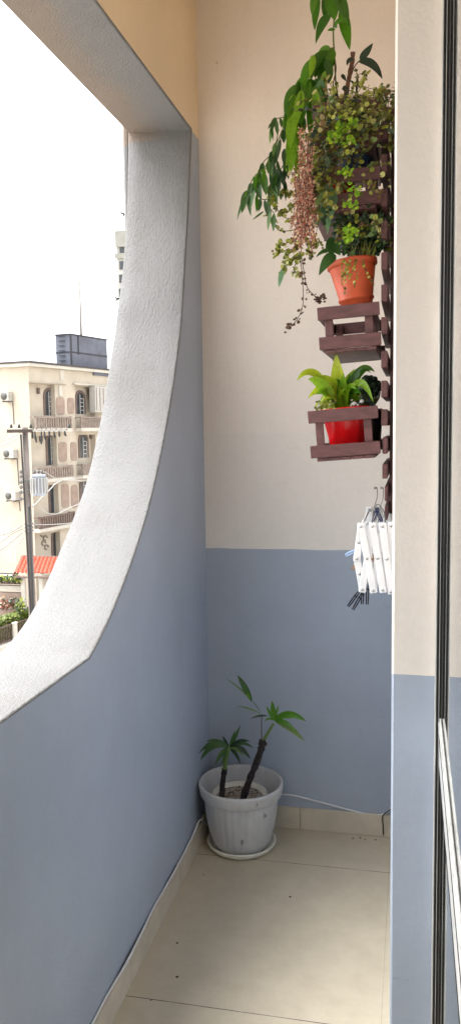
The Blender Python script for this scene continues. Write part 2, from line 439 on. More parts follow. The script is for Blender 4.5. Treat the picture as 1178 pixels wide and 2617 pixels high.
endw = thing('end_wall', 'narrow end wall painted cream above and blue below behind the flowerpot', 'wall', (XL, YE, 0))
MB().box((XO + .002, YE, -3), (0.9, YE + 0.15, ZC + .5)).build('wall_face', 'wall_paint', endw)
sk = MB()
for a, b in ((XL + .0135, -0.395), (-0.393, XR - .001)): sk.box((a, YE - 0.012, 0.0005), (b, YE - 0.0005, 0.083), bev=0.0015)
sk.build('skirting', 'skirting_tile', endw)

hw = thing('house_wall', 'cream and blue house wall ending in a narrow pier beside the glass door', 'wall', (XR, 1.465, 0))
PX = 0.0445
mb = MB().mat('wall_paint')
mb.box((XR, 1.465, -0.001), (PX + .12, YE - .001, ZC), bev=0.004)
mb.box((XR, -YE, 2.46), (PX + .12, 1.464, ZC))
mb.build('wall_face', None, hw)
back = tag(MB().box((XO + .002, -YE - .15, -3), (0.9, -YE, ZC + .5)).build('back_wall', 'wall_paint'), 'plain cream and blue wall closing the other end of the balcony', 'wall')

fl = MB().box((XL - .1, -YE, -0.15), (PX + .12, YE - .001, 0)).build('floor', 'floor_tile', kind='structure')
ce = MB().box((XL - .1, -YE, ZC), (PX + .12, YE - .001, ZC + .2)).build('ceiling', 'ceiling_paint', kind='structure')

# room behind the glass (only ever seen through or past the door)
rm = MB().mat('room_paint')
rm.box((3.6, -YE, 0), (3.75, YE, 2.7)); rm.box((PX + .12, YE - .1, 0), (3.6, YE, 2.7)); rm.box((PX + .12, -YE, 0), (3.6, -YE + .1, 2.7)); rm.box((PX + .121, -YE, 2.7), (3.75, YE, 2.8))
tag(rm.build('room_wall'), 'plain pale walls of the room behind the glass door', 'wall')
MB().box((PX + .121, -YE + .1, -0.1), (3.6, YE - .1, -0.004)).build('room_floor', 'room_floor', kind='structure')

# sliding glass door
GX = 0.0565
door = thing('sliding_glass_door', 'tall sliding glass door with dark gaskets and a pale mid rail, mirroring the pier', 'glass door', (GX, 1.45, 0))
fr = MB()
fr.mat('white_metal').box((PX - .0005, 1.449, 0.001), (PX + .0022, 1.4645, 2.4595), bev=0.0006)
fr.mat('dark_metal').box((PX + .0024, 1.4495, 0.001), (PX + .0062, 1.464, 2.4595))
fr.mat('white_metal').box((PX + .0064, 1.4475, 0.001), (PX + .0072, 1.464, 2.4595))
fr.mat('dark_metal').box((PX + .0074, 1.4485, 0.001), (GX - .0006, 1.464, 2.4595))
fr.mat('grey_metal').box((GX - .0005, 1.4485, 0.001), (GX + .03, 1.4645, 2.4595))
fr.build('frame', None, door)
MB().box((GX, -1.4, 0.05), (GX + .006, 1.4483, 2.44)).build('glass_pane', 'window_glass', door)
mr = MB().mat('white_metal'); mr.box((GX - .004, -1.35, 0.895), (GX - .0003, 1.4482, 0.985), bev=0.001)
mr.box((GX - .006, -1.35, 0.972), (GX - .0042, 1.4482, 0.978)); mr.mat('dark_metal').box((GX - .0052, -1.35, 0.9535), (GX - .0041, 1.4482, 0.9555)); mr.box((GX - .0050, -1.35, 0.9015), (GX - .0041, 1.4482, 0.9028)); mr.build('mid_rail', None, door)
b_ = MB().mat('white_metal'); b_.box((GX - .003, -1.4, 0.001), (GX + .03, 1.448, 0.0495)); b_.build('bottom_rail', None, door)

# exterior pilaster beside the opening and two small hooks on its outer edge
tag(MB().box((-1.0, 2.86, -3), (XO - .0005, 3.2, ZC + .4), bev=.01).build('pilaster', 'white_plaster'), 'slim pale outer pilaster at the far side of the opening', 'pilaster')
for (px, py, lab) in ((314, 546, 'small dark hook on the outer edge of the opening, the upper one'), (301, 763, 'small dark hook on the outer edge of the opening, the lower one')):
    Yh = {546: 2.76, 763: 2.66}[py]; p = at(px, py, Yh)
    h = MB(); h.tube(curve([(XO + .0, p.y + .012, p.z - .004), (p.x + .004, p.y, p.z), (p.x - .004, p.y, p.z + .001), (p.x - .007, p.y, p.z + .005)], 3), .0028, 6)
    tag(h.build('wall_hook', 'wire_black'), lab, 'hook', 'hooks on the outer edge')

# ------------------------------------------------------------------ floor pot
pc = Vector((-0.585, 2.768, 0))
sauc = MB(); T_ = Matrix.Translation(pc)
sauc.lathe([(0, .004), (.095, .004), (.108, .010), (.118, .024), (.122, .026), (.1245, .023), (.117, .008), (.105, .0005), (0, .0005)], T_)
tag(sauc.build('pot_saucer', 'cream_plastic'), 'round cream saucer on the tiles under the big grey flowerpot', 'saucer')
fp = thing('potted_plant', 'big weathered grey flowerpot on the floor holding a small sparse two-stemmed plant', 'potted plant', pc + Vector((0, 0, .006)))
pot = MB()
pot.lathe([(0, .006), (.086, .006), (.097, .012), (.109, .045), (.119, .10), (.127, .16), (.131, .21), (.133, .243)], T_, 192, 0.006, 32)
pot.lathe([(.1325, .243), (.144, .2435), (.1465, .248), (.1515, .286), (.1515, .293), (.148, .298), (.142, .297), (.140, .29), (.132, .24), (.119, .17), (.108, .10), (.09, .03), (0, .028)], T_, 96)
zo = .006
pot.v = [(a_, b_, zo + (c_ - zo) * .80) for a_, b_, c_ in pot.v]
pot.build('pot', 'grey_pot', fp)
ip = pc + Vector((-.004, -.004, 0)); Ti = Matrix.Translation(ip)
inner = MB().lathe([(.05, .03), (.085, .14), (.093, .196), (.0975, .198), (.0975, .191), (.0925, .188), (.086, .185), (.083, .15)], Ti, 64).build('inner_pot', 'cream_plastic', fp)
sm_ = MB().mat('gravel'); vs = []; nr, nk = 12, 40
for i in range(nr + 1):
    for k in range(nk):
        q = 6.283 * k / nk; r = .088 * i / nr; vs.append((ip.x + r*math.cos(q), ip.y + r*math.sin(q), 0.182 + random.uniform(-.003, .003) + .006 * (1 - i/nr)))
sm_.add(vs, [(i*nk+k, i*nk+(k+1)%nk, (i+1)*nk+(k+1)%nk, (i+1)*nk+k) for i in range(nr) for k in range(nk)], True)
for _ in range(140):
    q = random.random() * 6.28; r = .08 * math.sqrt(random.random())
    sm_.mat(random.choice(['gravel', 'soil', 'soil', 'bark_brown'])).blob((ip.x + r*math.cos(q), ip.y + r*math.sin(q), .186), random.uniform(.002, .0045), (1, .8, .6))
sm_.build('soil', None, inner)
def Z8(x, y): return 480 + x / 2.148, 1680 + y / 2.148
def p8(x, y, Y): return at(*Z8(x, y), Y)
def stem_part(pts, rad, mat, parent, knob=0.25, name='stem', n=10):
    m = MB(); P = curve(pts, 6); k = len(P)
    rr = [rad[0] + (rad[1] - rad[0]) * i / (k-1) for i in range(k)]
    rr = [r * (1 + random.uniform(-knob, knob)) for r in rr]
    m.tube(P, rr, n); return m.build(name, mat, parent)
stem_part([p8(298, 792, 2.75), p8(335, 680, 2.75), p8(372, 590, 2.75), p8(400, 510, 2.75), p8(412, 462, 2.75)], (.0125, .0125), 'bark_dark', fp, .22)
m = MB()
for _ in range(40):       # leaf scars on the trunk
    t = random.random(); p = p8(298, 792, 2.745).lerp(p8(412, 470, 2.745), t) + Vector((random.uniform(-.008, .008), random.uniform(-.012, 0), 0)); m.blob(p, random.uniform(.003, .0055))
for _ in range(16): m.blob(p8(410, 478, 2.745) + Vector([random.uniform(-.012, .012) for _ in range(3)]), .006)
m.build('leaf_scar', 'bark_dark', fp)
stem_part([p8(412, 465, 2.75), p8(430, 430, 2.75), p8(470, 365, 2.75)], (.007, .0045), 'leaf_pale', fp, .05)
stem_part([p8(185, 785, 2.74), p8(190, 700, 2.74), p8(203, 612, 2.74)], (.0115, .010), 'bark_dark', fp, .15)
stem_part([p8(203, 612, 2.74), p8(210, 560, 2.74), p8(228, 495, 2.74)], (.0085, .006), 'leaf_pale', fp, .05)
stem_part([p8(405, 455, 2.75), p8(404, 380, 2.76), p8(406, 315, 2.76)], (.0018, .0016), 'stem_brown', fp, .05)
def leaves8(rows, mat, nrm=(0, -1, .5), parent=fp, extra=0):
    m = MB()
    for (x0, y0, x1, y1, w, arch, dy0, dy1) in rows:
        m.leaf(p8(x0, y0, 2.75 + dy0), p8(x1, y1, 2.75 + dy1), w * .62, nrm, arch, 12, .28, .85, random.uniform(-.4, .4))
    return m.build('leaf', mat, parent)
pr = fp
for row in [(475,345,462,238,.030,0,0,.01),(470,345,648,352,.040,.022,0,-.03),(480,350,640,462,.036,.012,0,-.05),(470,345,560,330,.03,.010,0,.02),(480,350,530,392,.018,.004,0,-.03),(468,350,500,262,.016,0,0,.03)]:
    leaves8([row], 'leaf_green' if row[0] != 480 else 'leaf_pale')
leaves8([(440,322,338,340,.012,.006,0,-.02)], 'leaf_dark'); leaves8([(406,315,262,270,.010,.008,0,-.03)], 'leaf_pale')
leaves8([(352,245,272,98,.034,.006,.02,0)], 'leaf_frond'); leaves8([(352,240,205,115,.010,.008,.02,0)], 'leaf_pale')
leaves8([(400,300,350,235,.005,.002,0,.02)], 'leaf_frond'); leaves8([(345,235,300,150,.02,.0,0,.03)], 'leaf_green')
for row in [(226,500,70,565,.045,.035,0,-.03),(226,495,102,462,.022,.012,0,.0),(228,495,288,372,.022,-.004,0,.02),(228,495,340,462,.022,.012,0,.0),(228,500,345,560,.032,.020,0,.0),(226,500,150,590,.03,.012,0,-.05)]:
    leaves8([row], 'leaf_dark' if row[0] == 228 and row[2] != 288 else 'leaf_frond')
leaves8([(230,500,308,548,.016,.012,-.01,-.04)], 'leaf_pale')
for row in [(475,348,610,318,.026,.014,0,.03),(474,350,600,420,.026,.016,0,-.04),(470,345,430,268,.018,0,0,.02),(472,346,420,352,.014,.008,0,-.03)]:
    leaves8([row], random.choice(['leaf_green', 'leaf_frond']))
for row in [(226,498,60,530,.026,.03,0,0),(226,500,110,520,.022,.026,0,.03),(228,498,260,400,.016,0,0,-.02),(228,500,360,500,.022,.02,0,.02),(226,502,180,600,.018,.008,0,-.05),(228,500,290,590,.022,.014,0,-.03),(226,496,190,430,.016,0,0,.03)]:
    leaves8([row], random.choice(['leaf_dark', 'leaf_frond']))

# cables along the skirtings
m = MB(); Yc = YE - .006
pts = [(-.66, Yc - .01, .09), (-.58, Yc, .113)] + [at(x, y, Yc) for x, y in ((731,2031),(806,2047),(880,2067),(945,2082),(978,2081),(992,2073),(1004,2058))]
m.tube(curve(pts, 6), .0032, 8)
tag(m.build('white_cable', 'white_plastic'), 'thin white cable sagging along the end wall above the skirting', 'cable')
m = MB(); pts = []
for i in range(42):
    yy = 2.60 - i * .13; pts.append((XL + .0065 + .0025 * math.sin(i * 1.7), yy, .0800 + .0015 * math.sin(i * 2.3)))
pts = [(XL + .02, 2.80, .05), (XL + .014, 2.72, .105), (XL + .009, 2.66, .088)] + pts
m.tube(curve(pts, 3), .0033, 8)
tag(m.build('white_cable', 'white_plastic'), 'thin white cable lying on the skirting of the left wall', 'cable')
m = MB(); m.tube(curve([(XL + .0035, 2.45 - i * .2, .0785 + .001 * math.sin(i * 2)) for i in range(24)], 2), .0024, 6)
tag(m.build('dark_cable', 'wire_black'), 'thin dark cable tucked behind the white one on the left skirting', 'cable')
m = MB(); m.tube(curve([at(*p, Yc - .008) for p in ((1006,2062),(990,2074),(977,2086),(978,2110),(979,2134))], 4), .0022, 6)
tag(m.build('dark_cable', 'wire_black'), 'short dark cable hanging down to the floor by the pier', 'cable')
for i, (x, y) in enumerate([Z8(905,995), Z8(945,993), Z8(972,1002), Z8(1030,1003), Z8(88,1195), (386,2557), (453,2498), (453,2411), (741,2293)]):
    d = ray(x, y); p = O0 + d * (-EYE / d.z); r = random.uniform(.002, .004)
    tag(MB().blob((p.x, p.y, r * .5), r, (1.3, 1, .6)).build('soil_crumb', 'soil'), 'tiny dark crumb of soil lying on the beige floor tiles', 'soil crumb', 'soil crumbs on the floor')

# ------------------------------------------------------------------ wall rack with planter boxes
Y1, Y2 = 2.2, 2.62
rack = thing('planter_rack', 'dark brown slatted wooden wall rack with pallet-like planter boxes', 'plant rack', (XR, Y1, 1.2))
for cyp in (332, 416, 504, 586, 667, 749, 832, 918, 994, 1067, 1139, 1205, 1262, 1312):
    a = at(973 + (3 if cyp > 1100 else 0), cyp, Y1); b = at(989, cyp, Y1); h = .0215 if cyp < 1180 else .019
    if cyp > 1240: a.x += .006
    MB().box((a.x, Y1, a.z - h), (b.x, Y2, a.z + h), bev=.0015).build('slat', 'brown_wood', rack)
zt = at(980, 200, Y1).z; zb = at(980, 1330, Y1).z
for yy in (Y1 + .17, Y2 - .07):
    MB().box((b.x + .0005, yy, zb), (XR - .0005, yy + .04, zt), bev=.0015).build('batten', 'brown_wood', rack)
BOXES = []
def planter(xl, ytl, xr, ytr, ybl, ybr, depth=.36, pw=.021):
    """end panel corners in the photo (rail centres); long axis runs along the wall"""
    TL, TR, BL = at(xl, ytl, Y1), at(xr, ytr, Y1), at(xl, ybl, Y1)
    ex = (TR - TL); w = ex.length; ex.normalize(); ey = Vector((0, 1, 0)); ez = ex.cross(ey)
    H = (TL - BL).length; M = Matrix((ex, ey, ez)).transposed().to_4x4(); M.translation = BL
    rh = .0165; t = .012
    root = MB()
    for (z) in (0, H):                                  # near and far end rails
        for y in (-.012, depth - .0):
            root.box((0, y, z - rh), (w, y + t, z + rh), M, .0015)
        root.box((.001, t - .0115, z - rh + .001), (.001 + t, depth - .0005, z + rh - .001), M, .0015)      # long outer rail
        root.box((w - t - .012, t - .0115, z - rh + .001), (w - .012, depth - .0005, z + rh - .001), M, .0015)
    bx = root.build('planter_box', 'brown_wood', rack)
    for x in (.013, w - .013 - pw - .002):
        for y in (.0008, depth - pw - .001):
            MB().box((x + t * (1 if x < .05 else -1) * .3 + .0, y, -rh + .002), (x + t * (1 if x < .05 else -1) * .3 + pw, y + pw * .6, H + rh - .003), M, .0015).build('post', 'brown_wood', bx)
    for i in range(5):                                  # bottom boards, ends sticking out below
        x = .016 + i * (w - .06) / 4
        MB().box((x, -.006, -rh - .010), (x + .03, depth + .006, -rh - .0008), M, .0012).build('bottom_slat', 'brown_wood', bx)
    return dict(M=M, w=w, H=H, rh=rh, base=-rh)
B1 = planter(794, 1067, 972, 1052, 1156, 1141)
B2 = planter(816, 804, 974, 788, 880, 866)
B3 = planter(790, 462, 974, 442, 522, 505)
B4 = planter(800, 290, 974, 272, 360, 343)

def place_pot(name_mat, px, pyt, pyb, Y, rt, rb, tilt=0.0, dirx=None, rim=.012, rip=0.0, nrip=0, parent=None, rings=False):
    top, bot = at(px[0], pyt, Y), at(px[1], pyb, Y)
    ax = (top - bot); h = ax.length; ax.normalize()
    M = ax.to_track_quat('Z', 'Y').to_matrix().to_4x4(); M.translation = bot
    m = MB(); prof = [(0, 0), (rb * .94, 0), (rb, .003)]
    if rings: prof += [(rb + (rt-rb)*.14, h*.14), (rb + (rt-rb)*.14 + .003, h*.15), (rb + (rt-rb)*.19 + .003, h*.19), (rb + (rt-rb)*.2, h*.205)]
    prof += [(rt * .965, h - rim)]
    m.lathe(prof, M, 64, rip, nrip)
    m.lathe([(rt * .965, h - rim), (rt + .003, h - rim), (rt + .004, h - .002), (rt + .002, h), (rt - .003, h - .001), (rt * .9, h - rim - .004), (rb, h * .3)], M, 64)
    o = m.build('pot', name_mat, parent)
    s = MB().lathe([(0, h - rim * 1.2), (rt * .92, h - rim * 1.5)], M, 32).build('soil', 'soil', parent)
    return M, h, top

# ---- lower box: bright lily in a red pot, jade behind
Z6 = lambda x, y: (720 + x / 2.533, 850 + y / 2.533)
lily = thing('potted_lily', 'lime green broad-leaved plant in a glossy red pot inside the lowest planter box', 'potted plant', at(885, 1140, 2.3))
M_, h_, top_ = place_pot('red_glaze', (880, 888), 1042, 1140, 2.30, .064, .046, rip=.02, nrip=9, parent=lily)
def L6(x, y, Y=2.3): return at(*Z6(x, y), Y)
m = MB(); m2 = MB(); m3 = MB()
for (x0,y0,x1,y1,w,arch,ya,yb,mm) in [
    (385,490,352,128,.046,0,2.30,2.27,m),(380,490,265,275,.05,.01,2.30,2.24,m),(265,330,98,312,.036,.022,2.25,2.2,m),(370,470,185,255,.046,.012,2.3,2.22,m),
    (330,430,170,300,.034,.012,2.26,2.2,m2),(375,480,168,425,.030,.035,2.30,2.22,m),(380,480,215,400,.026,.02,2.3,2.2,m2),(385,490,395,265,.030,0,2.29,2.25,m2),
    (395,480,470,235,.044,.006,2.30,2.33,m2),(400,470,600,255,.026,.045,2.31,2.33,m3),(395,470,575,262,.018,.04,2.3,2.28,m3),(400,470,440,270,.034,0,2.3,2.29,m3),
    (420,470,590,450,.024,.055,2.30,2.24,m2),(400,480,300,300,.04,.0,2.3,2.31,m2),(395,480,500,330,.03,.012,2.3,2.36,m3),(380,490,225,480,.014,.02,2.3,2.22,m2),
    (380,490,250,460,.012,.022,2.3,2.2,m),(370,490,300,400,.02,0,2.3,2.25,m3),(390,490,340,330,.034,0,2.3,2.25,m),(390,490,350,250,.03,0,2.3,2.29,m2),(400,490,440,360,.03,0,2.3,2.24,m2)]:
    mm.leaf(L6(x0,y0,ya), L6(x1,y1,yb), w, (random.uniform(-.3,.3), -1, .5), arch, 12, .3, .72, random.uniform(-.9,.9))
for _ in range(34):
    a = random.uniform(-1, 1); x1 = 385 + a * 150; y1 = 330 + abs(a) * 90 + random.uniform(-50, 60); Yr = random.uniform(2.22, 2.36)
    random.choice([m, m2, m2, m3]).leaf(L6(385 + a*15, 492, 2.3), L6(x1, y1, Yr), random.uniform(.012, .030), (random.uniform(-.6,.6), -1, .5), random.uniform(.005, .03), 9, .25, .75, random.uniform(-.7,.7))
m.leaf(L6(352,150,2.27), L6(420,90,2.26), .012, (0,-1,.3), .012, 8, .3)
m.build('foliage', 'leaf_lime', lily); m2.build('foliage', 'leaf_bright', lily); m3.build('foliage', 'leaf_green', lily)
m = MB()
for _ in range(12):
    q = random.uniform(-.02, .02); m.tube(curve([L6(385,510,2.3) + Vector((q, random.uniform(-.02,.02), 0)), L6(385,450,2.3) + Vector((q*1.8, 0, 0)), L6(385,400,2.29) + Vector((q*2.6, 0, 0))], 3), .0022, 5)
split_build(m, 'stem', 'leaf_lime', lily)
m = MB()
for _ in range(70):
    p = L6(random.uniform(215, 350), random.uniform(440, 500), random.uniform(2.22, 2.3)); m.disc(p, (random.uniform(-1,1), -1, random.uniform(-.2,1)), random.uniform(.003,.006))
m.build('ground_cover', 'leaf_olive', lily)
jade = thing('jade_plant', 'small dark green rosette-leaved succulent beside the lime plant in the lowest planter box', 'potted plant', at(945, 1130, 2.42))
place_pot('dark_plastic', (938, 940), 1050, 1130, 2.42, .045, .036, parent=jade)
m = MB()
for _ in range(240):
    a, b = random.uniform(500, 640), random.uniform(285, 420)
    if (a - 570)**2 / 72**2 + (b - 350)**2 / 68**2 > 1: continue
    p = L6(a, b, random.uniform(2.36, 2.46)); m.blob(p, random.uniform(.005, .009), (1, .5, .8))
for _ in range(90):
    p = L6(random.uniform(450, 600), random.uniform(380, 480), random.uniform(2.3, 2.46)); m.disc(p, (random.uniform(-1,1), -1, random.uniform(-.5,1)), random.uniform(.004,.008))
m.build('foliage', 'leaf_dark', jade)
m = MB()
for k in range(14): m.tube(curve([L6(540 + k*3, 500, 2.42), L6(520 + k*8, 430, 2.4), L6(505 + k*10, 360 + random.uniform(-30,30), 2.4)], 3), .0018, 5)
split_build(m, 'stem', 'stem_green', jade)
m = MB()
for (x, y, r) in ((466,460,.007),(515,445,.0065),(450,437,.004),(490,470,.004)): m.blob(L6(x, y, 2.27), r, (1,.7,1))
split_build(m, 'pebble', 'white_plastic', jade)

# ---- terracotta pot on the middle box
ZT = lambda x, y: (580 + x / 1.94, 400 + y / 1.94)
LT = lambda x, y, Y=2.3: at(*ZT(x, y), Y)
terra = thing('potted_shrub', 'small dark-leaved bushy plant in a tilted orange terracotta pot above the middle planter box', 'potted plant', at(912, 772, 2.28))
place_pot('terracotta', (898, 912), 668, 786, 2.28, .0635, .041, rim=.016, parent=terra, rings=True)
m = MB(); md = MB(); ms = MB(); mg = MB()
for _ in range(85):
    b = LT(random.uniform(600, 720), 510, random.uniform(2.24, 2.34))
    t = LT(random.uniform(530, 790), random.uniform(260, 450), random.uniform(2.2, 2.42)); mid = b.lerp(t, .5) + Vector((random.uniform(-.02,.02), 0, .01))
    P = curve([b, mid, t], 5); ms.tube(P, .0009, 4)
    for q in P[3:]:
        for _ in range(4):
            c = q + Vector([random.gauss(0, .007) for _ in range(3)])
            (md if random.random() < .6 else m).disc(c, (random.uniform(-1,1), -1, random.uniform(-.4,1)), random.uniform(.0035,.0075))
for _ in range(60):    # pale stiff stalks just above the rim
    b = LT(random.uniform(610, 735), 505, random.uniform(2.23, 2.32)); t = b + Vector((random.uniform(-.012,.02), 0, random.uniform(.02,.055)))
    mg.leaf(b, t, random.uniform(.003,.006), (random.uniform(-1,1), -1, 0), 0, 4)
ms.build('stem', 'stem_brown', terra); m.build('foliage', 'leaf_frond', terra); md.build('foliage', 'leaf_dark', terra); mg.build('stalk', 'leaf_olive', terra)
m = MB()              # dry threads hanging over the pot
for k in range(7):
    x = random.uniform(550, 700); pts = [LT(x, 508, 2.205)]
    yy, xx = 512, x
    for q in range(random.randint(4, 7)):
        yy += random.uniform(12, 30); xx += random.uniform(-16, 22); pts.append(LT(xx, yy, 2.2 + .001 * q))
    P = curve(pts, 4); mm = MB(); mm.tube(P, .0007, 4); mm.build('dry_thread', 'stem_brown', terra)
    for q in P[2::3]: m.disc(q + Vector((random.gauss(0,.002), -.002, 0)), (random.gauss(0,.5),-1,.3), random.uniform(.003, .0055))
m.build('foliage', 'leaf_olive', terra)
m = MB()
for (x0,y0,x1,y1,w,ar) in ((540,490,455,590,.030,.012),(520,470,440,500,.012,.008),(560,480,500,495,.012,.01),(500,420,560,490,.03,0),(520,400,490,480,.02,0)): m.leaf(LT(x0,y0,2.24), LT(x1,y1,2.2), w, (.3,-1,.2), ar, 8)
split_build(m, 'leaf', 'leaf_frond', terra)

# ---- upper boxes
def scatter_round(parent, regions, mats, size=(.0045, .009), stems=True, yr=(2.18, 2.5)):
    bins = {k: MB() for k in mats}; st = MB()
    for (cx, cy, rx, ry, n_, (ya, yb)) in regions:
        for _ in range(n_):
            # short runner of 5-9 leaves
            while True:
                a, b = random.uniform(-1, 1), random.uniform(-1, 1)
                if a*a + b*b < 1: break
            Y = random.uniform(ya, yb); p = at(cx + a*rx, cy + b*ry, Y)
            dr = Vector((random.gauss(0, 1), random.gauss(0, .6), random.gauss(-.3, 1))).normalized(); P = [p]
            k = random.choice(mats)
            for j in range(random.randint(3, 7)):
                dr = (dr + Vector((random.gauss(0,.35), random.gauss(0,.35), random.gauss(-.1,.35)))).normalized(); p = p + dr * .011; P.append(p)
                if random.random() < .9:
                    n_ = Vector((random.gauss(0,.6), -1, random.gauss(.4,.6)))
                    bins[k].disc(p + Vector([random.gauss(0,.003) for _ in range(3)]), n_, random.uniform(*size), random.uniform(.65,1), 6)
            if stems: st.tube(P, .0008, 4, False)
    for k, b in bins.items(): b.build('foliage', k, parent)
    if stems: st.build('runner', 'stem_brown', parent)

creep = thing('creeping_plant', 'dense olive-green creeper with small round leaves spilling from a dark blue pot', 'potted plant', at(910, 450, 2.3))
place_pot('blue_plastic', (905, 905), 392, 458, 2.30, .052, .04, parent=creep)
scatter_round(creep, [
    (895, 278, 80, 38, 90, (2.1, 2.5)), (955, 262, 48, 36, 34, (2.14, 2.4)), (880, 225, 60, 22, 8, (2.15, 2.3)), (838, 345, 40, 85, 84, (2.1, 2.35)), (814, 415, 27, 85, 84, (2.1, 2.3)), (925, 300, 46, 30, 22, (2.1, 2.19)),
    (862, 345, 40, 38, 44, (2.1, 2.19)), (822, 500, 26, 50, 40, (2.1, 2.3)), (940, 385, 30, 20, 4, (2.08, 2.18)), (858, 398, 20, 26, 18, (2.08, 2.17)), (1000, 300, 14, 110, 40, (2.15, 2.4)),
    (955, 480, 16, 75, 12, (2.1, 2.18)), (1003, 560, 8, 40, 10, (2.2, 2.4)), (872, 288, 66, 18, 70, (2.09, 2.17)), (940, 290, 30, 16, 14, (2.1, 2.17)), (905, 572, 50, 36, 30, (2.14, 2.3)), (850, 470, 36, 20, 14, (2.1, 2.2))], ['leaf_olive', 'leaf_olive', 'leaf_pale', 'leaf_olive', 'leaf_dark', 'leaf_olive', 'leaf_olive', 'leaf_khaki'], (.0035, .0085))
m = MB()
for (cx, cy) in ((868,322),(850,350),(905,485),(895,522),(900,590),(885,610),(870,340),(895,360),(880,440),(905,310)):   # bright young tips
    m = MB()
    for _ in range(16): m.disc(at(cx + random.gauss(0,10), cy + random.gauss(0,8), random.uniform(2.06,2.09)), (random.gauss(0,.5), -1, .5), random.uniform(.004,.0075))
    m.build('young_leaf', 'leaf_bright', creep)
m = MB()
for (a, b, c) in (((832,400),(835,440),(842,500)),((905,235),(935,250),(985,222)),((870,270),(850,235),(862,218)),((900,260),(925,215),(930,190)),((985,222),(975,230),(950,250))):
    m = MB(); m.tube(curve([at(*a,2.2), at(*b,2.19), at(*c,2.19)], 5), .0013, 5)
    for i in range(6): m.disc(at(*b, 2.19).lerp(at(*c, 2.19), i/5) + Vector((random.gauss(0,.004),0,random.gauss(0,.004))), (random.gauss(0,1),-1,0), .006)
    m.build('shoot', 'leaf_olive', creep)

redp = thing('string_plant', 'reddish string plant hanging in a dense column of tiny pink-brown leaves from a red pot', 'potted plant', at(866, 520, 2.4))
place_pot('red_glaze', (862, 864), 440, 512, 2.36, .052, .042, parent=redp)
m = MB(); st = MB(); mo = MB()
for k in range(44):
    Y = random.uniform(2.06, 2.18)
    if k % 3 == 0: x0, y0, x1, y1 = random.uniform(766, 800), random.uniform(325, 370), random.uniform(760, 800), random.uniform(500, 640)
    else: x0, y0, x1, y1 = random.uniform(745, 800), random.uniform(420, 480), random.uniform(738, 806), random.choice([random.uniform(540, 610), random.uniform(590, 655)])
    P = [at(x0 + (x1 - x0) * j / 7 + random.gauss(0, 2.2), y0 + (y1 - y0) * j / 7, Y) for j in range(8)]
    C_ = curve(P, 7); st.tube(C_, .0008, 4, False)
    for q in C_:
        for _ in range(random.choice((1, 1, 2))):
            m.disc(q + Vector([random.gauss(0, .0038) for _ in range(3)]), (random.gauss(0,1), -1, random.gauss(0,.8)), random.uniform(.0018, .0042), .7, 5)
def tail(pts, Y, n_, mat, rs=(.003, .006), endn=10):
    P = curve([at(*p, Y) for p in pts], 10); st.tube(P, .0011, 5)
    for _ in range(n_):
        q = random.choice(P); mat.disc(q + Vector([random.gauss(0,.004) for _ in range(3)]), (random.gauss(0,1), -1, random.gauss(0,1)), random.uniform(*rs))
    for _ in range(endn): mat.blob(P[-1] + Vector([random.gauss(0,.0055) for _ in range(3)]), .004, (1,.6,.8))
dk = MB()
tail([(770,655),(777,700),(785,735),(802,755),(812,768)], 2.22, 16, dk, endn=4); tail([(802,755),(818,765),(824,758)], 2.22, 10, dk, endn=10)
tail([(768,670),(773,720),(774,775),(765,805),(752,825),(738,836)], 2.22, 26, dk, endn=14)
for a in ([(760,560),(725,555),(705,530),(690,505)],[(765,585),(735,590),(712,588),(700,572),(688,555)],[(770,620),(740,640),(715,640),(702,650)],[(768,650),(745,665),(725,690),(718,700)],
          [(765,600),(730,622),(712,628)],[(770,640),(750,690),(765,700)],[(775,610),(800,625),(812,622)],[(760,500),(735,495),(715,490)],[(770,630),(735,650),(730,660)],[(765,655),(735,672),(722,688)],
          [(760,520),(735,540),(715,545)],[(770,600),(790,640),(795,655)]):
    tail(a, random.uniform(2.2, 2.26), 26, mo, (.004, .008), 5)
m.build('trailing_strand', 'leaf_red', redp); st.build('stem', 'stem_brown', redp); mo.build('side_shoot', 'leaf_olive', redp); dk.build('strand_tip', 'stem_brown', redp)
m = MB()
for (x0,y0,x1,y1,w) in ((722,690,712,735,.014),(845,470,818,535,.035),(848,485,845,560,.03),(838,500,800,585,.034),(835,520,806,560,.025),(842,480,836,600,.022)): m.leaf(at(x0,y0,2.19), at(x1,y1,2.17), w, (.3,-1,.1), .004, 9, .25)
split_build(m, 'broad_leaf', 'leaf_grey', redp)

climb = thing('dragon_tree', 'tall plant with bare stick and long drooping bright green leaves in the top box', 'potted plant', at(880, 330, 2.36))
place_pot('dark_plastic', (885, 885), 275, 345, 2.36, .06, .045, parent=climb)
stem_part([at(*p, 2.33) for p in ((880,300),(884,240),(893,190),(899,158),(901,134))], (.0065, .0062), 'bark_brown', climb, .14)
stem_part([at(*p, 2.32) for p in ((868,285),(858,215),(855,160),(851,90),(853,40),(846,-20),(842,-60))], (.0022, .002), 'stem_green', climb, .05, n=6)
stem_part([at(*p, 2.32) for p in ((862,240),(850,220),(858,175),(850,125))], (.0018, .0016), 'stem_brown', climb, .05, n=6)
stem_part([at(*p, 2.3) for p in ((855,122),(830,128),(800,150),(792,190),(785,200),(760,215),(745,240))], (.002, .0018), 'stem_green', climb, .05, n=6)
stem_part([at(*p, 2.33) for p in ((898,190),(905,170),(918,155))], (.002, .0015), 'stem_brown', climb, .05, n=6)
def lv(rows, mat, jitter=0.0):
    m = MB()
    for (x0,y0,x1,y1,w,ar,Y) in rows:
        m.leaf(at(x0,y0,Y), at(x1,y1,Y - random.uniform(-.02,.05)), w, (random.uniform(-.5,.5), -1, .15), ar, 11, .3, .78, random.uniform(-.7,.7), (random.uniform(-.006,.006),0,0))
    return m.build('foliage', mat, climb)
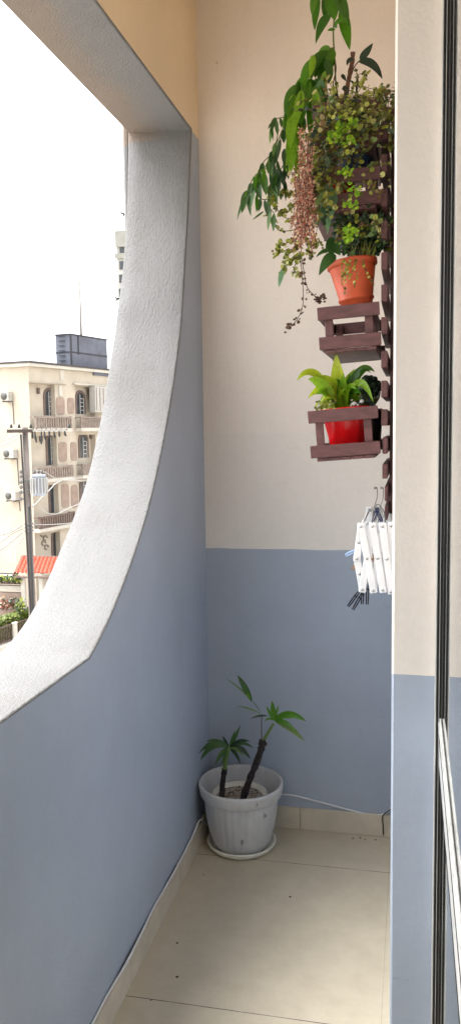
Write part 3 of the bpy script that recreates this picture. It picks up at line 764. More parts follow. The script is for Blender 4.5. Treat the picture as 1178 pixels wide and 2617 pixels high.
lv([(812,-30,797,40,.022,0,2.3),(815,-10,804,78,.020,0,2.3),(845,40,806,112,.024,.012,2.3),(850,-30,856,52,.052,0,2.31),(862,-20,892,70,.036,.006,2.3),(872,20,893,128,.030,.002,2.3),
    (856,72,890,60,.018,.012,2.3),(856,75,836,78,.01,0,2.3),(845,-30,830,50,.03,0,2.33)], 'leaf_green')
lv([(918,152,952,110,.019,-.004,2.32),(915,158,976,202,.024,.014,2.31),(903,150,886,168,.012,.004,2.3),(895,205,905,215,.01,0,2.3),(872,190,884,208,.01,0,2.3),(912,250,915,188,.006,0,2.3)], 'leaf_dark')
lv([(845,128,800,165,.03,.01,2.3),(830,128,795,205,.040,.004,2.29),(840,132,815,222,.044,.0,2.3),(842,140,832,222,.036,0,2.31),(820,130,805,200,.03,0,2.28),(848,125,838,190,.03,0,2.3)], 'leaf_green')
lv([(790,192,752,270,.030,.008,2.29),(772,205,742,320,.036,.006,2.28),(755,220,735,350,.034,.004,2.27),(792,200,815,335,.052,.004,2.29),(800,205,832,330,.046,.004,2.28),(785,200,770,290,.03,0,2.27),
    (765,230,755,330,.028,0,2.27),(806,200,835,270,.036,0,2.3)], 'leaf_green')
lv([(760,260,745,360,.030,0,2.25),(748,290,742,380,.030,0,2.24),(750,330,745,440,.028,0,2.24),(765,350,775,470,.020,0,2.23),(755,340,760,430,.018,0,2.24),(765,300,768,420,.018,0,2.24),(740,300,735,400,.022,0,2.25)], 'leaf_bright')
lv([(800,150,772,240,.030,.004,2.26),(812,215,800,300,.03,.003,2.26),(820,200,838,295,.034,.003,2.25),(780,240,768,320,.026,0,2.25),(757,215,728,300,.026,.006,2.26),(742,270,722,330,.016,.004,2.25),
    (818,230,822,322,.03,0,2.24),(798,260,790,345,.028,0,2.25),(830,150,838,215,.024,0,2.27),(778,300,772,360,.02,0,2.24)], 'leaf_green')
lv([(752,240,738,330,.026,.004,2.24),(770,230,752,330,.024,.003,2.24),(806,230,812,320,.024,0,2.23),(748,360,738,450,.022,0,2.22),(757,370,765,462,.020,0,2.21),(740,380,730,440,.016,0,2.22),(832,180,826,240,.02,0,2.26),(800,140,790,200,.018,.003,2.26)], 'leaf_bright')
# arching fronds on the left
fr_st = MB(); frl = MB(); frb = MB()
for (pts, step) in (([(760,270),(730,296),(705,305),(692,322)],.03),([(735,300),(722,330),(712,380),(705,430)],.03),([(720,335),(705,370),(690,400),(675,430),(655,445)],.03),([(745,330),(735,380),(728,430),(725,480)],.03),
                 ([(700,390),(672,415),(658,445),(650,480),(665,507),(685,509)],.03),([(680,430),(650,450),(635,482),(622,510)],.04),([(725,420),(708,450),(700,490)],.03),([(712,330),(700,400),(706,440)],.03),([(690,470),(685,520),(700,545)],.04)):
    Yf = random.uniform(2.2, 2.28); P = curve([at(*p, Yf) for p in pts], 6); fr_st.tube(P, .0013, 5, False)
    for i in range(3, len(P), 3):
        q = P[i]; L = random.uniform(.03, .062)
        t = q + Vector((random.uniform(-.016, .012), random.uniform(-.02,.01), -L))
        (frl if random.random() < .72 else frb).leaf(q, t, random.uniform(.009, .016), (random.uniform(-.8,.8), -1, .1), .0, 8, .3, .8, random.uniform(-.8,.8))
for (x0,y0,x1,y1,w) in ((630,486,618,545,.020),(634,486,641,552,.016),(690,470,708,520,.030),(700,430,712,500,.034),(655,455,668,510,.02),(672,440,680,500,.02),(705,300,690,335,.014),(700,310,685,330,.012),(674,540,645,562,.006),(712,440,700,470,.02),(725,380,740,440,.022)):
    frl.leaf(at(x0,y0,2.23), at(x1,y1,2.21), w, (random.uniform(-.5,.5), -1, .1), 0, 9, .3)
fr_st.build('frond_stem', 'stem_green', climb); frl.build('foliage', 'leaf_frond', climb); frb.build('foliage', 'leaf_green', climb)

# ------------------------------------------------------------------ scissor drying rack
Z7 = lambda x, y: (820 + x / 3.24, 1200 + y / 3.24)
L7 = lambda x, y, Y=2.1: at(*Z7(x, y), Y)
YD = 2.12
dry = thing('drying_rack', 'white folding scissor clothes dryer mounted on the wall below the planters', 'drying rack', (XR, YD, 1.2))
top = [L7(*p, YD) for p in ((330,470),(425,470),(508,470),(580,466))]; mid = [L7(*p, YD) for p in ((296,740),(378,740),(463,740),(545,738))]; bot = [L7(*p, YD) for p in ((340,997),(432,1000),(510,997),(580,1010))]
def arm(a, b, y, w=.0185, t=.003):
    a = Vector((a.x, y, a.z)); b = Vector((b.x, y, b.z)); d = b - a; L = d.length; d.normalize(); sd = Vector((0, 1, 0)).cross(d)
    M = Matrix((sd, Vector((0, 1, 0)), d)).transposed().to_4x4(); M.translation = a
    m = MB(); m.box((-w/2, 0, -.008), (w/2, t, L + .008), M, .0015); o = m.build('arm', 'white_plastic', dry)
    r = MB()
    for z in (0, L/2, L): r.tube([M @ Vector((0, -.0015, z)), M @ Vector((0, .0035, z))], .0038, 10)
    r.build('rivet', 'steel', o)
for (yy, lay) in ((YD, 0), (YD + .42, 0)):
    for i in range(3):
        arm(top[i], bot[i+1], yy); arm(top[i+1], bot[i], yy + .0045)
    arm(top[0], mid[0], yy + .0045); arm(mid[0], bot[0], yy + .009)
for p in top + bot: MB().tube([(p.x, YD + .013, p.z), (p.x, YD + .418, p.z)], .0035, 8).build('rod', 'white_plastic', dry)
pg = 0
def peg(x0, y0, x1, y1, Y, mat, lab, w=.009, grp='black pegs under the dryer'):
    a, b = L7(x0, y0, Y), L7(x1, y1, Y); m = MB()
    d = (b - a).normalized(); L = (b - a).length; sd = Vector((0,1,0)).cross(d)
    M = Matrix((sd, Vector((0,1,0)), d)).transposed().to_4x4(); M.translation = a
    for s_ in (-1, 1):
        m.add([M @ Vector(p) for p in ((s_*.001, 0, 0), (s_*.0035, 0, 0), (s_*.0046, 0, L*.7), (s_*.0036, 0, L), (s_*.0008, 0, L), (s_*.001, 0, L*.6),
                                       (s_*.001, w, 0), (s_*.0035, w, 0), (s_*.0046, w, L*.7), (s_*.0036, w, L), (s_*.0008, w, L), (s_*.001, w, L*.6))],
              [(0,1,2,3,4,5), (11,10,9,8,7,6)] + [(i, (i+1)%6, (i+1)%6+6, i+6) for i in range(6)])
    c = M @ Vector((0, w/2, L*.35)); m.tube([c - sd*.005, c + sd*.005], .0022, 8)
    o = tag(m.build('clothes_peg', mat), lab, 'clothes peg', grp)
    return o
peg(318, 1005, 222, 1135, YD+.03, 'black_peg', 'leftmost of the black clothes pegs hanging under the white dryer')
peg(350, 1010, 262, 1162, YD+.05, 'black_peg', 'second from the left of the black pegs under the white dryer')
peg(345, 1000, 338, 1115, YD+.09, 'black_peg', 'short black peg pointing straight down under the white dryer')
peg(385, 930, 380, 1118, YD+.02, 'black_peg', 'rightmost, longest black peg hanging under the white dryer')
peg(300, 665, 200, 712, YD+.06, 'blue_peg', 'pale blue clothes peg sticking out left of the white dryer', grp='coloured pegs on the dryer')
peg(300, 775, 258, 830, YD+.09, 'wood_peg', 'reddish brown peg at the left edge of the white dryer', grp='coloured pegs on the dryer')
peg(425, 770, 420, 700, YD+.03, 'wood_peg', 'wooden peg behind the middle of the white dryer', grp='coloured pegs on the dryer')
peg(470, 315, 425, 430, YD+.06, 'navy_peg', 'navy peg on top of the white dryer, the slim left one', grp='navy pegs on the dryer')
peg(455, 320, 500, 435, YD+.03, 'navy_peg', 'navy peg on top of the white dryer, the thick right one', w=.02, grp='navy pegs on the dryer')
m = MB()
for x in (445, 495):
    m.tube(curve([L7(x, 150, YD+.03), L7(x+18, 155, YD+.03), L7(x+16, 240, YD+.03), L7(x-12, 330, YD+.03), L7(x-22, 440, YD+.03)], 5), .0013, 6)
    m.blob(L7(x+2, 152, YD+.03), .004)
m.tube(curve([L7(420, 440, YD+.03), L7(460, 290, YD+.03), L7(520, 350, YD+.03), L7(530, 440, YD+.03)], 5), .0014, 6)
tag(m.build('wire_hanger', 'grey_metal'), 'small thin wire hanger hooked above the white dryer', 'hanger')

# ------------------------------------------------------------------ street side
GZ = -11.4
MB().add([(-400, -200, GZ), (400, -200, GZ), (400, 900, GZ), (-400, 900, GZ)], [(0,1,2,3)]).build('ground', 'paving', kind='structure')
ANG = R_(13.2); U = Vector((math.sin(ANG), math.cos(ANG), 0)); W = Vector((-math.cos(ANG), math.sin(ANG), 0))   # along facade, into building
C0 = at(72, 925, 50.0); C0 = Vector((C0.x, C0.y, 0))
MB().add([tuple(C0 + U*a - W*b + Vector((0,0,GZ + .004))) for a, b in ((-80, 9), (80, 9), (80, 17), (-80, 17))], [(0,1,2,3)]).build('road', 'asphalt', kind='structure')
def fpx(px, py, w=0.0):
    """pixel -> (s, z) on the facade plane set back by w"""
    d = ray(px, py); nrm = W; P0 = C0 + W * w
    t = (P0 - O0).dot(nrm) / d.dot(nrm); p = O0 + d * t
    return (p - P0).dot(U), p.z
def spx(px, py, out=0.0):
    """pixel -> (w, z) on the plain side wall"""
    d = ray(px, py); P0 = C0 - U * out; t = (P0 - O0).dot(U) / d.dot(U); p = O0 + d * t
    return (p - P0).dot(W), p.z
FM = Matrix((U, W, Vector((0, 0, 1)))).transposed().to_4x4(); FM.translation = C0      # local (s, w, z)
bld = thing('apartment_building', 'cream four-storey apartment block with arched windows and small balconies across the street', 'building', C0 + Vector((0, 0, GZ)))
ZR = fpx(72, 926)[1]; SL = 12.0; WD = 14.0; RC = 0.4
slabs = [fpx(150, y)[1] for y in (1097, 1222, 1343)] ; slabs.append(slabs[-1] - 3.0)
core = MB(); core.box((0.0, RC, GZ), (SL, WD, ZR - .25), FM)
s_bay = [(fpx(75.5, 1000)[0], fpx(141, 1000)[0]), (fpx(192, 1000)[0], fpx(241, 1000)[0])]
# piers between the bays, full height
zs_top = fpx(100, 980)[1]
cols = [(0.0, s_bay[0][0]), (s_bay[0][1], s_bay[1][0]), (s_bay[1][1], SL)]
for a, b in cols: core.box((a, 0, GZ), (b, RC - .002, ZR - .25), FM)
for (a, b) in s_bay:
    core.box((a + .002, .002, zs_top), (b - .002, RC - .002, ZR - .25), FM)
    for z in slabs: core.box((a + .002, .01, z - .42), (b - .002, RC - .002, z - .06), FM)
    core.box((a + .002, .01, GZ), (b - .002, RC - .002, slabs[-1] - .43), FM)
core.build('wall', 'facade_cream', bld)
rf = MB(); rf.mat('facade_pale').box((-.25, -.3, ZR - .248), (SL + .3, WD + .3, ZR - .05), FM); rf.mat('roof_edge').box((-.3, -.35, ZR - .048), (SL + .35, WD + .35, ZR + .08), FM)
rf.build('roof', None, bld)
for i, z in enumerate(slabs):
    for j, (a, b) in enumerate(s_bay):
        bb = b + (1.1 if j == 0 else .5); o_ = .55
        sl = MB().box((a - .1, -o_, z - .05 - (.12 if i < 3 else 0)), (bb, -.003, z + .06), FM).build('balcony_slab', 'facade_pale', bld)
        rl = MB(); h = .85
        rl.box((a - .08, -o_ + .02, z + h - .1), (bb - .02, -o_ + .14, z + h), FM); rl.box((a - .08, -o_ + .03, z + .062), (bb - .02, -o_ + .13, z + .14), FM)
        nb = 15
        for k in range(nb):
            s0 = a - .06 + (bb - a) * k / nb; rl.box((s0, -o_ + .04, z + .142), (s0 + (.16 if i == 1 else .11), -o_ + .12, z + h - .102), FM)
        for s0 in (a - .08, bb - .14): rl.box((s0, -o_ + .01, z + .062), (s0 + .14, -o_ + .15, z + h + .03), FM)
        for s0 in (a - .08, bb - .1):
            rl.box((s0, -o_ + .152, z + h - .1), (s0 + .08, -.004, z + h - .002), FM)
        rl.build('balcony_railing', 'rail_brown' if i != 2 else 'facade_brown', bld)
# arched windows on the recessed walls
def window(px0, px1, pyt, pyb, w=RC, muntin=4):
    s0, zt = fpx(px0, pyt, w); s1, _ = fpx(px1, pyt, w); _, zb = fpx((px0+px1)/2, pyb, w); r = (s1 - s0) / 2; cx = (s0 + s1) / 2
    def arch(g, n=10):
        return [(cx - r - g, zb)] + [(cx - (r + g) * math.cos(math.pi*k/n), zt - r + (r + g) * math.sin(math.pi*k/n)) for k in range(n+1)] + [(cx + r + g, zb)]
    A, B = arch(.16), arch(-.01); n_ = len(A)
    vs = [FM @ Vector((s, w - .06, z)) for s, z in A] + [FM @ Vector((s, w - .06, z)) for s, z in B] + [FM @ Vector((s, w - .0, z)) for s, z in A]
    fr = MB().add(vs, [(i, i+1, n_+i+1, n_+i) for i in range(n_-1)] + [(i, 2*n_+i, 2*n_+i+1, i+1) for i in range(n_-1)])
    fo = fr.build('window', 'facade_brown', bld)
    p = MB().add([FM @ Vector((s, w - .012, z)) for s, z in B], [tuple(range(len(B)))]); p.build('pane', 'dark_pane', fo)
    g = MB()
    sl0 = cx - r * .15
    g.box((sl0, w - .045, zb), (sl0 + .06, w - .015, zt - .12), FM); g.box((cx + r - .09, w - .045, zb), (cx + r - .03, w - .015, zt - r), FM)
    for k in range(1, muntin + 1):
        z = zb + (zt - r - zb) * k / muntin; g.box((sl0 + .062, w - .04, z - .03), (cx + r - .092, w - .02, z + .02), FM)
    g.build('muntin', 'white_frame', fo)
for r_ in ((114,136,996,1062),(195,214,1002,1058),(120,141,1112,1188),(203,222,1112,1170),(127,149,1236,1310),(206,222,1228,1290),(134,158,1357,1420),(212,226,1350,1420)): window(*r_)
for (x, y) in ((97,999),(225,1004),(104,1122),(231,1114)):
    s, z = fpx(x, y, RC); MB().box((s - .12, RC - .18, z - .2), (s + .08, RC - .002, z + .2), FM, .03).build('wall_lamp', 'facade_brown', bld)
# pink decorative panels on the pier, one mesh each
for (x0, x1, y0, y1) in ((143,165,1014,1060),(172,190,1016,1058),(149,171,1130,1180),(180,196,1130,1178),(156,176,1238,1298),(181,199,1240,1298)):
    s0, zt = fpx(x0, y0); s1, _ = fpx(x1, y0); _, zb = fpx((x0+x1)/2, y1); pts = []
    cx, cz, a, b = (s0+s1)/2, (zt+zb)/2, (s1-s0)/2, (zt-zb)/2; nn = 20
    for k in range(nn):
        q = 6.283*k/nn; c, s = math.cos(q), math.sin(q); e = .45
        pts.append((cx + a * math.copysign(abs(c)**e, c), cz + b * math.copysign(abs(s)**e, s)))
    vs = [FM @ Vector((s, -.03, z)) for s, z in pts] + [FM @ Vector((s, -.001, z)) for s, z in pts]
    MB().add(vs, [tuple(range(nn))] + [(i, i+nn, (i+1)%nn+nn, (i+1)%nn) for i in range(nn)]).build('wall_panel', 'facade_pink', bld)
# pink infill lower down the pier + projecting beams, moulding
m = MB()
for (x0, x1, y0, y1, o_) in ((70,176,975,979,.25),(192,273,979,985,.25),(152,160,983,1012,.06),(155,164,945,972,.05)):
    s0, zt = fpx(x0, y0, -o_); s1, _ = fpx(x1, y0, -o_); _, zb = fpx((x0+x1)/2, y1, -o_); m.box((s0, -o_, zb), (s1, -.003, zt), FM)
split_build(m, 'moulding', 'facade_pale', bld)
s0, zt = fpx(243, 990, -.5); s1, _ = fpx(300, 990, -.5); _, zb = fpx(250, 1050, -.5)
m = MB(); m.box((s0, -.5, zb - .1), (s1, -.004, zt + .1), FM); o = m.build('glazed_bay', 'ac_white', bld)
m = MB()
for k in range(7): s = s0 + .15 + k * (s1 - s0 - .3) / 6; m.box((s, -.53, zb), (s + .06, -.502, zt), FM)
split_build(m, 'bar', 'rail_brown', o)
s0, zt = fpx(240, 946, -.1); s1, _ = fpx(290, 946, -.1); _, zb = fpx(255, 960, -.1)
MB().box((s0, -.12, zb), (s1, -.003, zt), FM).build('grey_panel', 'tank_grey', bld)
# scroll ornament on lowest visible wall
m = MB()
for (x, y) in ((109,1366),(116,1375),(112,1388),(119,1398)):
    s, z = fpx(x, y, RC); m.tube([FM @ Vector((s + .2*math.cos(q*.8), RC - .05, z + .15*math.sin(q*.8))) for q in range(7)], .05, 6)
split_build(m, 'scroll_ornament', 'rail_brown', bld)

# rooftop tank + antenna
def tankpx(): pass
tc = at(206, 900, 58.0); z0 = at(206, 931, 56.0).z - .6; z1 = at(185, 855, 55.5).z
TM = FM.copy(); TM.translation = at(181, 900, 55.5) * 1.0; TM.translation.z = 0
tk = thing('water_tank', 'dark grey rectangular water tank house on the cream apartment roof', 'water tank', (TM.translation.x, TM.translation.y, ZR + .085))
# front-left face runs along W, front-right face along U
tk_w = 33 / 2100 * 55.5 * 1.05; tk_u = 4.6
mt = MB().box((0, 0, ZR + .085), (tk_u, 1.25, z1), TM); mt.build('tank_body', 'tank_grey', tk)
m = MB(); zc = at(181, 899, 55.4).z
m.box((-.03, -.03, zc - .05), (tk_u + .03, 1.28, zc + .05), TM); m.box((-.05, -.05, z1 + .001), (tk_u + .05, 1.3, z1 + .09), TM)
m.box((-.06, -.06, ZR + .09), (.12, -.002, z1), TM); m.box((.9, -.05, ZR + 1.0), (.98, -.002, z1), TM)
split_build(m, 'dark_band', 'tank_line', tk)
m = MB()
for k in range(6): m.box((-.1, .45, ZR + .5 + k*.35), (-.04, .95, ZR + .55 + k*.35), TM)
m.build('ladder', 'tank_line', tk)
an = at(208, 845, 57.0); anz = at(198, 675, 57.0).z
ant = MB(); ant.tube([(an.x, an.y, z1 + .09), (an.x, an.y, anz)], [.08, .055], 6)
for (py, half) in ((818, .68),):
    z = at(203, py, 57.0).z; ant.tube([(an.x - half, an.y, z), (an.x + half, an.y, z + .03)], .025, 6)
    for k in range(5): ant.tube([(an.x - half + k*half/2, an.y - .35, z), (an.x - half + k*half/2, an.y + .35, z)], .012, 5)
tag(ant.build('roof_antenna', 'wire_grey'), 'thin tall antenna mast with one crossbar above the grey water tank', 'antenna')

# air conditioners on the plain side wall
SM = Matrix((-U, W, Vector((0, 0, 1)))).transposed().to_4x4(); SM.translation = C0
def ac(px, py, w_, h_, lab, cablepy):
    w, z = spx(px, py, 0)
    root = thing('air_conditioner', lab, 'air conditioner', SM @ Vector((0.02, w, z - h_/2)), 'air conditioners on the side wall')
    MB().box((.05, w - w_/2, z - h_/2), (.5, w + w_/2, z + h_/2), SM, .03).build('casing', 'ac_white', root)
    f = MB(); f.tube([SM @ Vector((.505, w + w_*.18, z)), SM @ Vector((.53, w + w_*.18, z))], h_*.40, 20); f.build('fan_grille', 'ac_dark', root)
    b = MB()
    for s_ in (-.35, .35): b.box((.003, w + w_*s_ - .03, z - h_/2 - .08), (.55, w + w_*s_ + .03, z - h_/2 - .005), SM)
    b.tube([SM @ Vector((.03, w - w_*.4, z - h_/2 - .1)), SM @ Vector((.03, w - w_*.45, spx(px, cablepy)[1]))], .025, 6)
    split_build(b, 'bracket', 'ac_dark', root)
ac(27, 1013, .55, .62, 'small air conditioner high on the cream side wall, topmost of three', 1085)
ac(35, 1159, .85, .6, 'wide air conditioner on the side wall left of the pole, the middle one', 1240)
ac(40, 1266, .85, .6, 'lowest air conditioner on the cream side wall, behind the pole', 1305)

# ---- utility pole
PY = 25.0
pt, pb = at(65, 1092, PY), at(65, 1092, PY); px_ = pt.x
pole = thing('utility_pole', 'weathered grey-brown utility pole with a crossarm in front of the cream building', 'utility pole', (px_, PY, GZ))
m = MB(); m.tube([(px_, PY, GZ), (px_, PY, GZ + 6), (px_, PY, pt.z)], [.155, .125, .095], 14); m.build('mast', 'pole_concrete', pole)
m = MB(); z = at(60, 1101, PY).z; a, b = at(22, 1101, PY - .1), at(172, 1101, PY - .1)
m.box((a.x, PY - .2, z - .06), (px_ + .35, PY - .1, z + .05)); m.build('crossarm', 'pole_wood', pole)
m = MB(); m.box((px_ + .352, PY - .19, z - .03), (b.x, PY - .11, z + .03)); m.build('crossarm', 'wire_grey', pole)
m = MB()
for x, dx, L in ((84, .0, .16), (90, .05, .30), (107, -.02, .34), (114, .05, .22), (127, .0, .12), (139, .04, .14), (152, .02, .10), (166, .05, .08)):
    p = at(x, 1108, PY - .15); m.tube([p + Vector((0,0,.10)), p + Vector((dx*.4,0,-L*.5)), p + Vector((dx,0,-L))], [.016, .04, .022], 8)
    m.tube([p + Vector((0,0,.08)), p + Vector((.06 + dx,0,.12 + L*.3))], .013, 6)
for x in (30, 50, 80, 178): p = at(x, 1094, PY - .15); m.tube([p, p + Vector((0,0,.12))], [.05, .035], 8)
split_build(m, 'insulator', 'wire_black', pole)
m = MB()
for y in (1206, 1218, 1232, 1245, 1258, 1275): p = at(56, y, PY); m.box((p.x - .04, PY - .06, p.z - .03), (px_ - .08, PY + .02, p.z + .03)); m.tube([p + Vector((-.02,0,-.06)), p + Vector((-.02,0,.06))], .035, 8)
for y in (1338, 1348, 1356): p = at(74, y, PY); m.tube([(px_, PY, p.z - .03), (px_, PY, p.z + .03)], .15, 14)
split_build(m, 'bracket', 'grey_metal', pole)
m = MB(); m.tube(curve([(px_ - .1, PY - .12, at(60, 1110, PY).z), (px_ - .02, PY - .16, -2), (px_ + .03, PY - .17, -6), (px_ + .05, PY - .18, GZ)], 5), .028, 6)
m.tube([(px_ + .09, PY - .11, -1), (px_ + .1, PY - .12, -5), (px_ + .13, PY - .12, GZ)], .035, 6); split_build(m, 'conduit', 'wire_black', pole)
tp = at(101, 1240, PY - .3); tr = thing('transformer', 'light blue-grey ribbed transformer hung on the utility pole', 'transformer', (tp.x, tp.y, tp.z - .34))
m = MB().lathe([(0, -.36), (.20, -.34), (.215, -.3), (.215, .28), (.23, .29), (.23, .33), (.1, .37), (0, .37)], Matrix.Translation(tp), 20); m.build('tank_body', 'transformer_grey', tr)
m = MB()
for k in range(16):
    q = 6.283*k/16; c = Vector((math.cos(q), math.sin(q), 0)); e = Vector((-c.y, c.x, 0)); p = tp + c*.217
    m.add([p + e*s*.012 + c*r + Vector((0,0,z)) for s in (-1,1) for r in (0,.07) for z in (-.26,.24)], [(0,1,3,2),(4,6,7,5),(2,3,7,6),(1,5,7,3),(0,2,6,4)])
m.build('cooling_fin', 'white_frame', tr)
m = MB()
for dx in (-.12, 0, .12): m.tube([tp + Vector((dx, 0, .36)), tp + Vector((dx*1.2, 0, .5))], [.035, .02], 8)
m.box((px_ + .05, PY - .12, tp.z + .1), (tp.x, tp.y, tp.z + .18)); m.box((px_ + .05, PY - .12, tp.z - .22), (tp.x, tp.y, tp.z - .15)); split_build(m, 'bushing', 'ac_dark', tr)
def wire(pts, r, mat, lab):
    m = MB(); m.tube(curve(pts, 5), r, 5); tag(m.build('power_line', mat), lab, 'wire', 'wires on the utility pole')
def Wp(x, y, Y): return at(x, y, Y)
W5 = lambda x, y: (x / 3.314, 1200 + y / 3.314)
for (pts, r, lab) in (
    ([(58,1103),(30,1120),(0,1128),(-60,1140)], .014, 'thin wire sloping left from the crossarm of the utility pole'),
    ([(58,1115),(28,1130),(0,1142),(-60,1165)], .014, 'second thin wire below the crossarm running left'),
    ([(57,1343),(30,1360),(0,1369),(-60,1385)], .022, 'upper cable leaving the pole to the left below the air conditioners'),
    ([(57,1352),(30,1366),(0,1388),(-60,1420)], .018, 'middle cable leaving the pole to the left'),
    ([(57,1362),(30,1385),(0,1408),(-60,1450)], .022, 'lowest, steepest cable leaving the pole to the left'),
    ([(57,1225),(25,1232),(0,1250),(-60,1280)], .010, 'faint wire running left level with the transformer'),
    ([(62,1375),(44,1400),(40,1425),(42,1440)], .014, 'loose cable looping down left of the pole')):
    wire([Wp(*p, PY - (i * .8 if p[0] < 50 else 0)) for i, p in enumerate(pts)], r, 'wire_grey', lab)
for (pts, r, lab) in (
    ([(84,1296),(105,1275),(130,1250),(150,1232),(200,1222),(260,1225)], .02, 'thick pale cable rising right from below the transformer'),
    ([(80,1340),(120,1341),(170,1338),(240,1330)], .016, 'nearly level cable running right from the pole'),
    ([(84,1205),(110,1204),(150,1225),(200,1228),(260,1232)], .014, 'thin wire running right from the top of the transformer'),
    ([(104,1300),(120,1310),(135,1314),(150,1312),(175,1300),(220,1280)], .015, 'pale drooping cable passing in front of the balcony')):
    wire([Wp(*p, PY + i * .6) for i, p in enumerate(pts)], r, 'wire_pale', lab)

# ---- red tiled entrance roof, garden wall, planter shelf, fence and hedge
er = thing('entrance_canopy', 'bright red tiled lean-to roof over the entrance at the foot of the building', 'canopy', tuple(at(60, 1471, 46)))
a0, a1 = at(36, 1470, 46.0), at(190, 1472, 46.5); b0, b1 = at(57, 1425, 48.6), at(200, 1428, 49.1)
m = MB(); nx, ny = 44, 5; vs = []
for j in range(ny * 2):
    t = j / (ny * 2 - 1); row = (j + 1) // 2
    for i in range(nx * 2 + 1):
        s = i / (nx * 2); p = a0.lerp(a1, s).lerp(b0.lerp(b1, s), t)
        vs.append(p + Vector((0, 0, .085 * abs(math.sin(i * math.pi / 6.0)) + (.13 if j % 2 == 0 else 0))))
w_ = nx * 2 + 1
m.add(vs, [(j*w_+i, j*w_+i+1, (j+1)*w_+i+1, (j+1)*w_+i) for j in range(ny*2-1) for i in range(nx*2)]); m.build('roof', 'red_tile', er)
m = MB(); m.tube([a0 + Vector((0,0,-.12)), a1 + Vector((0,0,-.12))], .07, 6); m.tube([b0 + Vector((0,0,.08)), b1 + Vector((0,0,.08))], .09, 6); m.tube([a0, b0], .07, 6); split_build(m, 'fascia', 'facade_brown', er)
m = MB()
for t in (.12, .42, .7, .95): p = a0.lerp(a1, t) + Vector((0, .3, 0)); m.box((p.x - .12, p.y - .12, GZ), (p.x + .12, p.y + .12, p.z - .15))
split_build(m, 'post', 'facade_pale', er)
lw = thing('garden_wall', 'low pinkish garden wall with a planted shelf left of the pole', 'wall', tuple(at(30, 1530, 46)))
def wbox(px0, py0, px1, py1, Y, d, mat, nm, par):
    a, b = at(px0, py0, Y), at(px1, py1, Y); return MB().box((a.x, Y, b.z), (b.x, Y + d, a.z), bev=.01).build(nm, mat, par)
wbox(-60, 1512, 59, 1640, 46.5, .3, 'facade_pink', 'wall', lw); wbox(-60, 1489, 55, 1494, 46.2, .6, 'facade_brown', 'coping', lw); wbox(-60, 1494.5, 56, 1511, 46.45, .34, 'facade_pale', 'band', lw)
wbox(-60, 1464, 40, 1468, 46.9, .3, 'tank_line', 'shelf', lw); wbox(-60, 1468.5, 60, 1488.5, 47.3, .2, 'facade_pale', 'wall', lw)
def bush(name, lab, cat, regs, mats, par=None, size=(.05,.12)):
    root = thing(name, lab, cat, tuple(at(regs[0][0], regs[0][1] + regs[0][3], regs[0][4])))
    for k in mats:
        m = MB()
        for (cx, cy, rx, ry, Y, n_) in regs:
            for _ in range(n_ // len(mats)):
                p = at(cx + random.gauss(0, rx*.5), cy + random.gauss(0, ry*.5), Y + random.uniform(-.4,.4)); m.disc(p, (random.gauss(0,1), -1, random.gauss(.5,1)), random.uniform(*size), .7, 5)
        m.build('foliage', k, root)
    m = MB()
    for (cx, cy, rx, ry, Y, n_) in regs:
        for q in range(3): m.tube([at(cx + random.gauss(0, rx*.3), cy + ry, Y), at(cx + random.gauss(0, rx*.5), cy - ry*.3, Y)], .03, 5)
    m.build('stem', 'bark_brown', root)
for (x, lab) in ((4,'leftmost small potted bush on the shelf of the garden wall'), (20,'middle small potted bush on the shelf of the garden wall'), (34,'small bush on the wall shelf beside the red roof'), (48, 'small bush on the wall shelf right next to the pole')):
    bush('shelf_bush', lab, 'bush', [(x, 1480, 7, 8, 46.35, 90)], ['leaf_dark', 'leaf_olive'])
bush('garden_shrub', 'reddish brown shrub in front of the pink garden wall', 'shrub', [(8, 1545, 14, 12, 45.9, 150), (28, 1542, 12, 10, 45.9, 90)], ['stem_brown', 'leaf_dark', 'leaf_red'])
bush('garden_shrub', 'dark upright shrub just left of the pole foot', 'shrub', [(52, 1548, 12, 18, 45.4, 220), (46, 1580, 10, 12, 45.4, 80)], ['leaf_dark', 'leaf_olive'])
# hedge (stuff) along the fence, receding like the street
f_ = at(0, 1650, 43.0); LM = Matrix((U, W, Vector((0, 0, 1)))).transposed().to_4x4(); LM.translation = Vector((f_.x, f_.y, 0))
m = MB()
for k in range(9000):
    t = random.random()
    if t < .5: p = (random.uniform(-2.5, 7), random.uniform(.28, 1.0), random.gauss(-9.64, .035))
    else: p = (random.uniform(-2.5, 7), random.gauss(.28, .05), random.uniform(-10.9, -9.62))
    m.disc(LM @ Vector(p), (random.gauss(0,.7), -1, random.gauss(1,.8)), random.uniform(.03,.075), .7, 5)
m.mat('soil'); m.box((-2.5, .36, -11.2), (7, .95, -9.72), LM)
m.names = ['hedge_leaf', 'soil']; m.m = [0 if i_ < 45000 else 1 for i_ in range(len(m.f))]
o = m.build('hedge', None, kind='stuff'); o['label'] = 'clipped green hedge behind the street fence'; o['category'] = 'hedge'
fence = thing('street_fence', 'low dark metal bar fence with a square pale post in front of the hedge', 'fence', (f_.x, f_.y, -11))
m = MB()
for k in range(64):
    x = -2.3 + k * .145; m.box((x, -.012, -10.99), (x + .035, .014, -9.92), LM)
for z in (-10.0, -10.9): m.box((-2.4, -.03, z), (7, -.013, z + .05), LM)
m.build('bars', 'facade_brown', fence)
kx = (at(38, 1600, 44.2) - Vector((f_.x, f_.y, 0))).dot(U)
MB().box((kx - .14, -.2, -10.995), (kx + .14, -.035, -9.95), LM, .01).box((kx - .17, -.23, -9.949), (kx + .17, -.01, -9.88), LM, .01).build('post', 'facade_pale', fence)
MB().box((-3, -.3, GZ - .1), (8, .2, -11.0), LM, .01).build('curb_wall', 'facade_pale', fence)

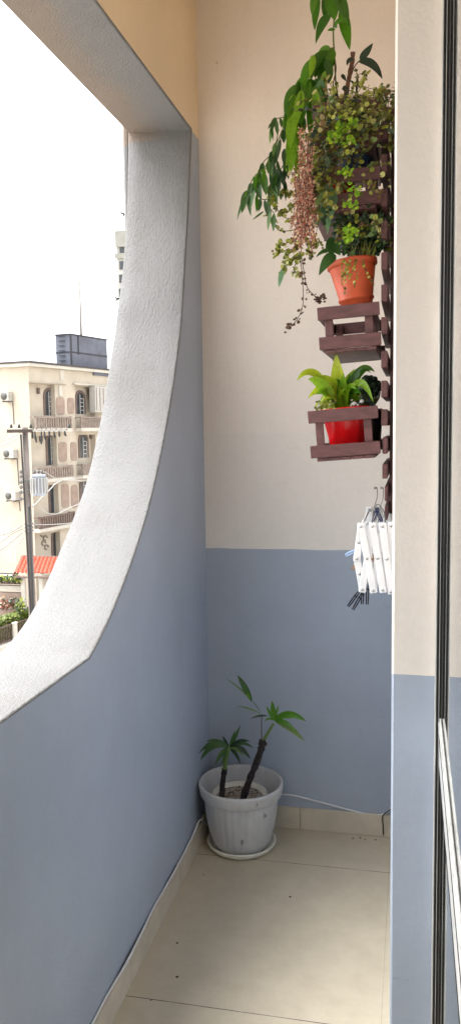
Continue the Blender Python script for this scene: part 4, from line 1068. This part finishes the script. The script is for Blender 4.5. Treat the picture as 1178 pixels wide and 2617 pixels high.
# ---- far tower
ft = thing('far_tower', 'distant pale grey tower block peeking out beside the plaster reveal', 'building', (-43, 122, GZ))
e0 = at(297, 620, 120); e1 = at(301, 700, 120); zt = at(310, 591, 120).z
MB().box((e1.x, 120, GZ), (e1.x + 10, 132, zt - 2.3)).build('wall', 'far_facade', ft)
MB().box((e0.x, 119.6, zt - 2.298), (e1.x + 10.4, 132.4, zt)).build('roof', 'far_band', ft)
m = MB(); m.box((e1.x - .25, 119.7, at(310, 652, 120).z - .5), (e1.x + 10.2, 119.999, at(310, 648, 120).z)); m.build('ledge', 'far_band', ft)
for y in (642, 678, 712, 748): 
    for dx in (0, 2.2, 4.4):
        p = at(312 - (y-642)*.02, y, 119.9); MB().box((p.x - .35 + dx, 119.93, p.z - .6), (p.x + .35 + dx, 119.998, p.z + .6)).build('window', 'dark_pane', ft)

# ------------------------------------------------------------------ light
w = bpy.data.worlds.new('World'); scene.world = w; w.use_nodes = True; nt = w.node_tree
bg = nt.nodes['Background']; sky = N(nt, 'ShaderNodeTexSky'); sky.sky_type = 'NISHITA'; sky.sun_disc = False
SE, SR = 68, -86
sky.sun_elevation = R_(SE); sky.sun_rotation = R_(SR); sky.air_density = 1.0; sky.dust_density = 5.0; sky.ozone_density = 1.0
hs = N(nt, 'ShaderNodeHueSaturation'); hs.inputs['Saturation'].default_value = 0.12
nt.links.new(sky.outputs[0], hs.inputs['Color']); nt.links.new(hs.outputs[0], bg.inputs[0]); bg.inputs[1].default_value = 0.13
sd = bpy.data.lights.new('sun', 'SUN'); sd.energy = 0.5; sd.angle = R_(50); sd.color = (1, .96, .9)
so = bpy.data.objects.new('sun', sd); COL.objects.link(so)
dirv = Vector((math.sin(R_(SR)) * math.cos(R_(SE)), math.cos(R_(SR)) * math.cos(R_(SE)), math.sin(R_(SE))))
so.rotation_euler = dirv.to_track_quat('Z', 'Y').to_euler()
scene.view_settings.view_transform = 'Standard'; scene.view_settings.look = 'None'
scene.view_settings.exposure = 2.66; scene.view_settings.gamma = 1.0
scene.render.engine = 'CYCLES'; scene.cycles.max_bounces = 14; scene.cycles.diffuse_bounces = 10
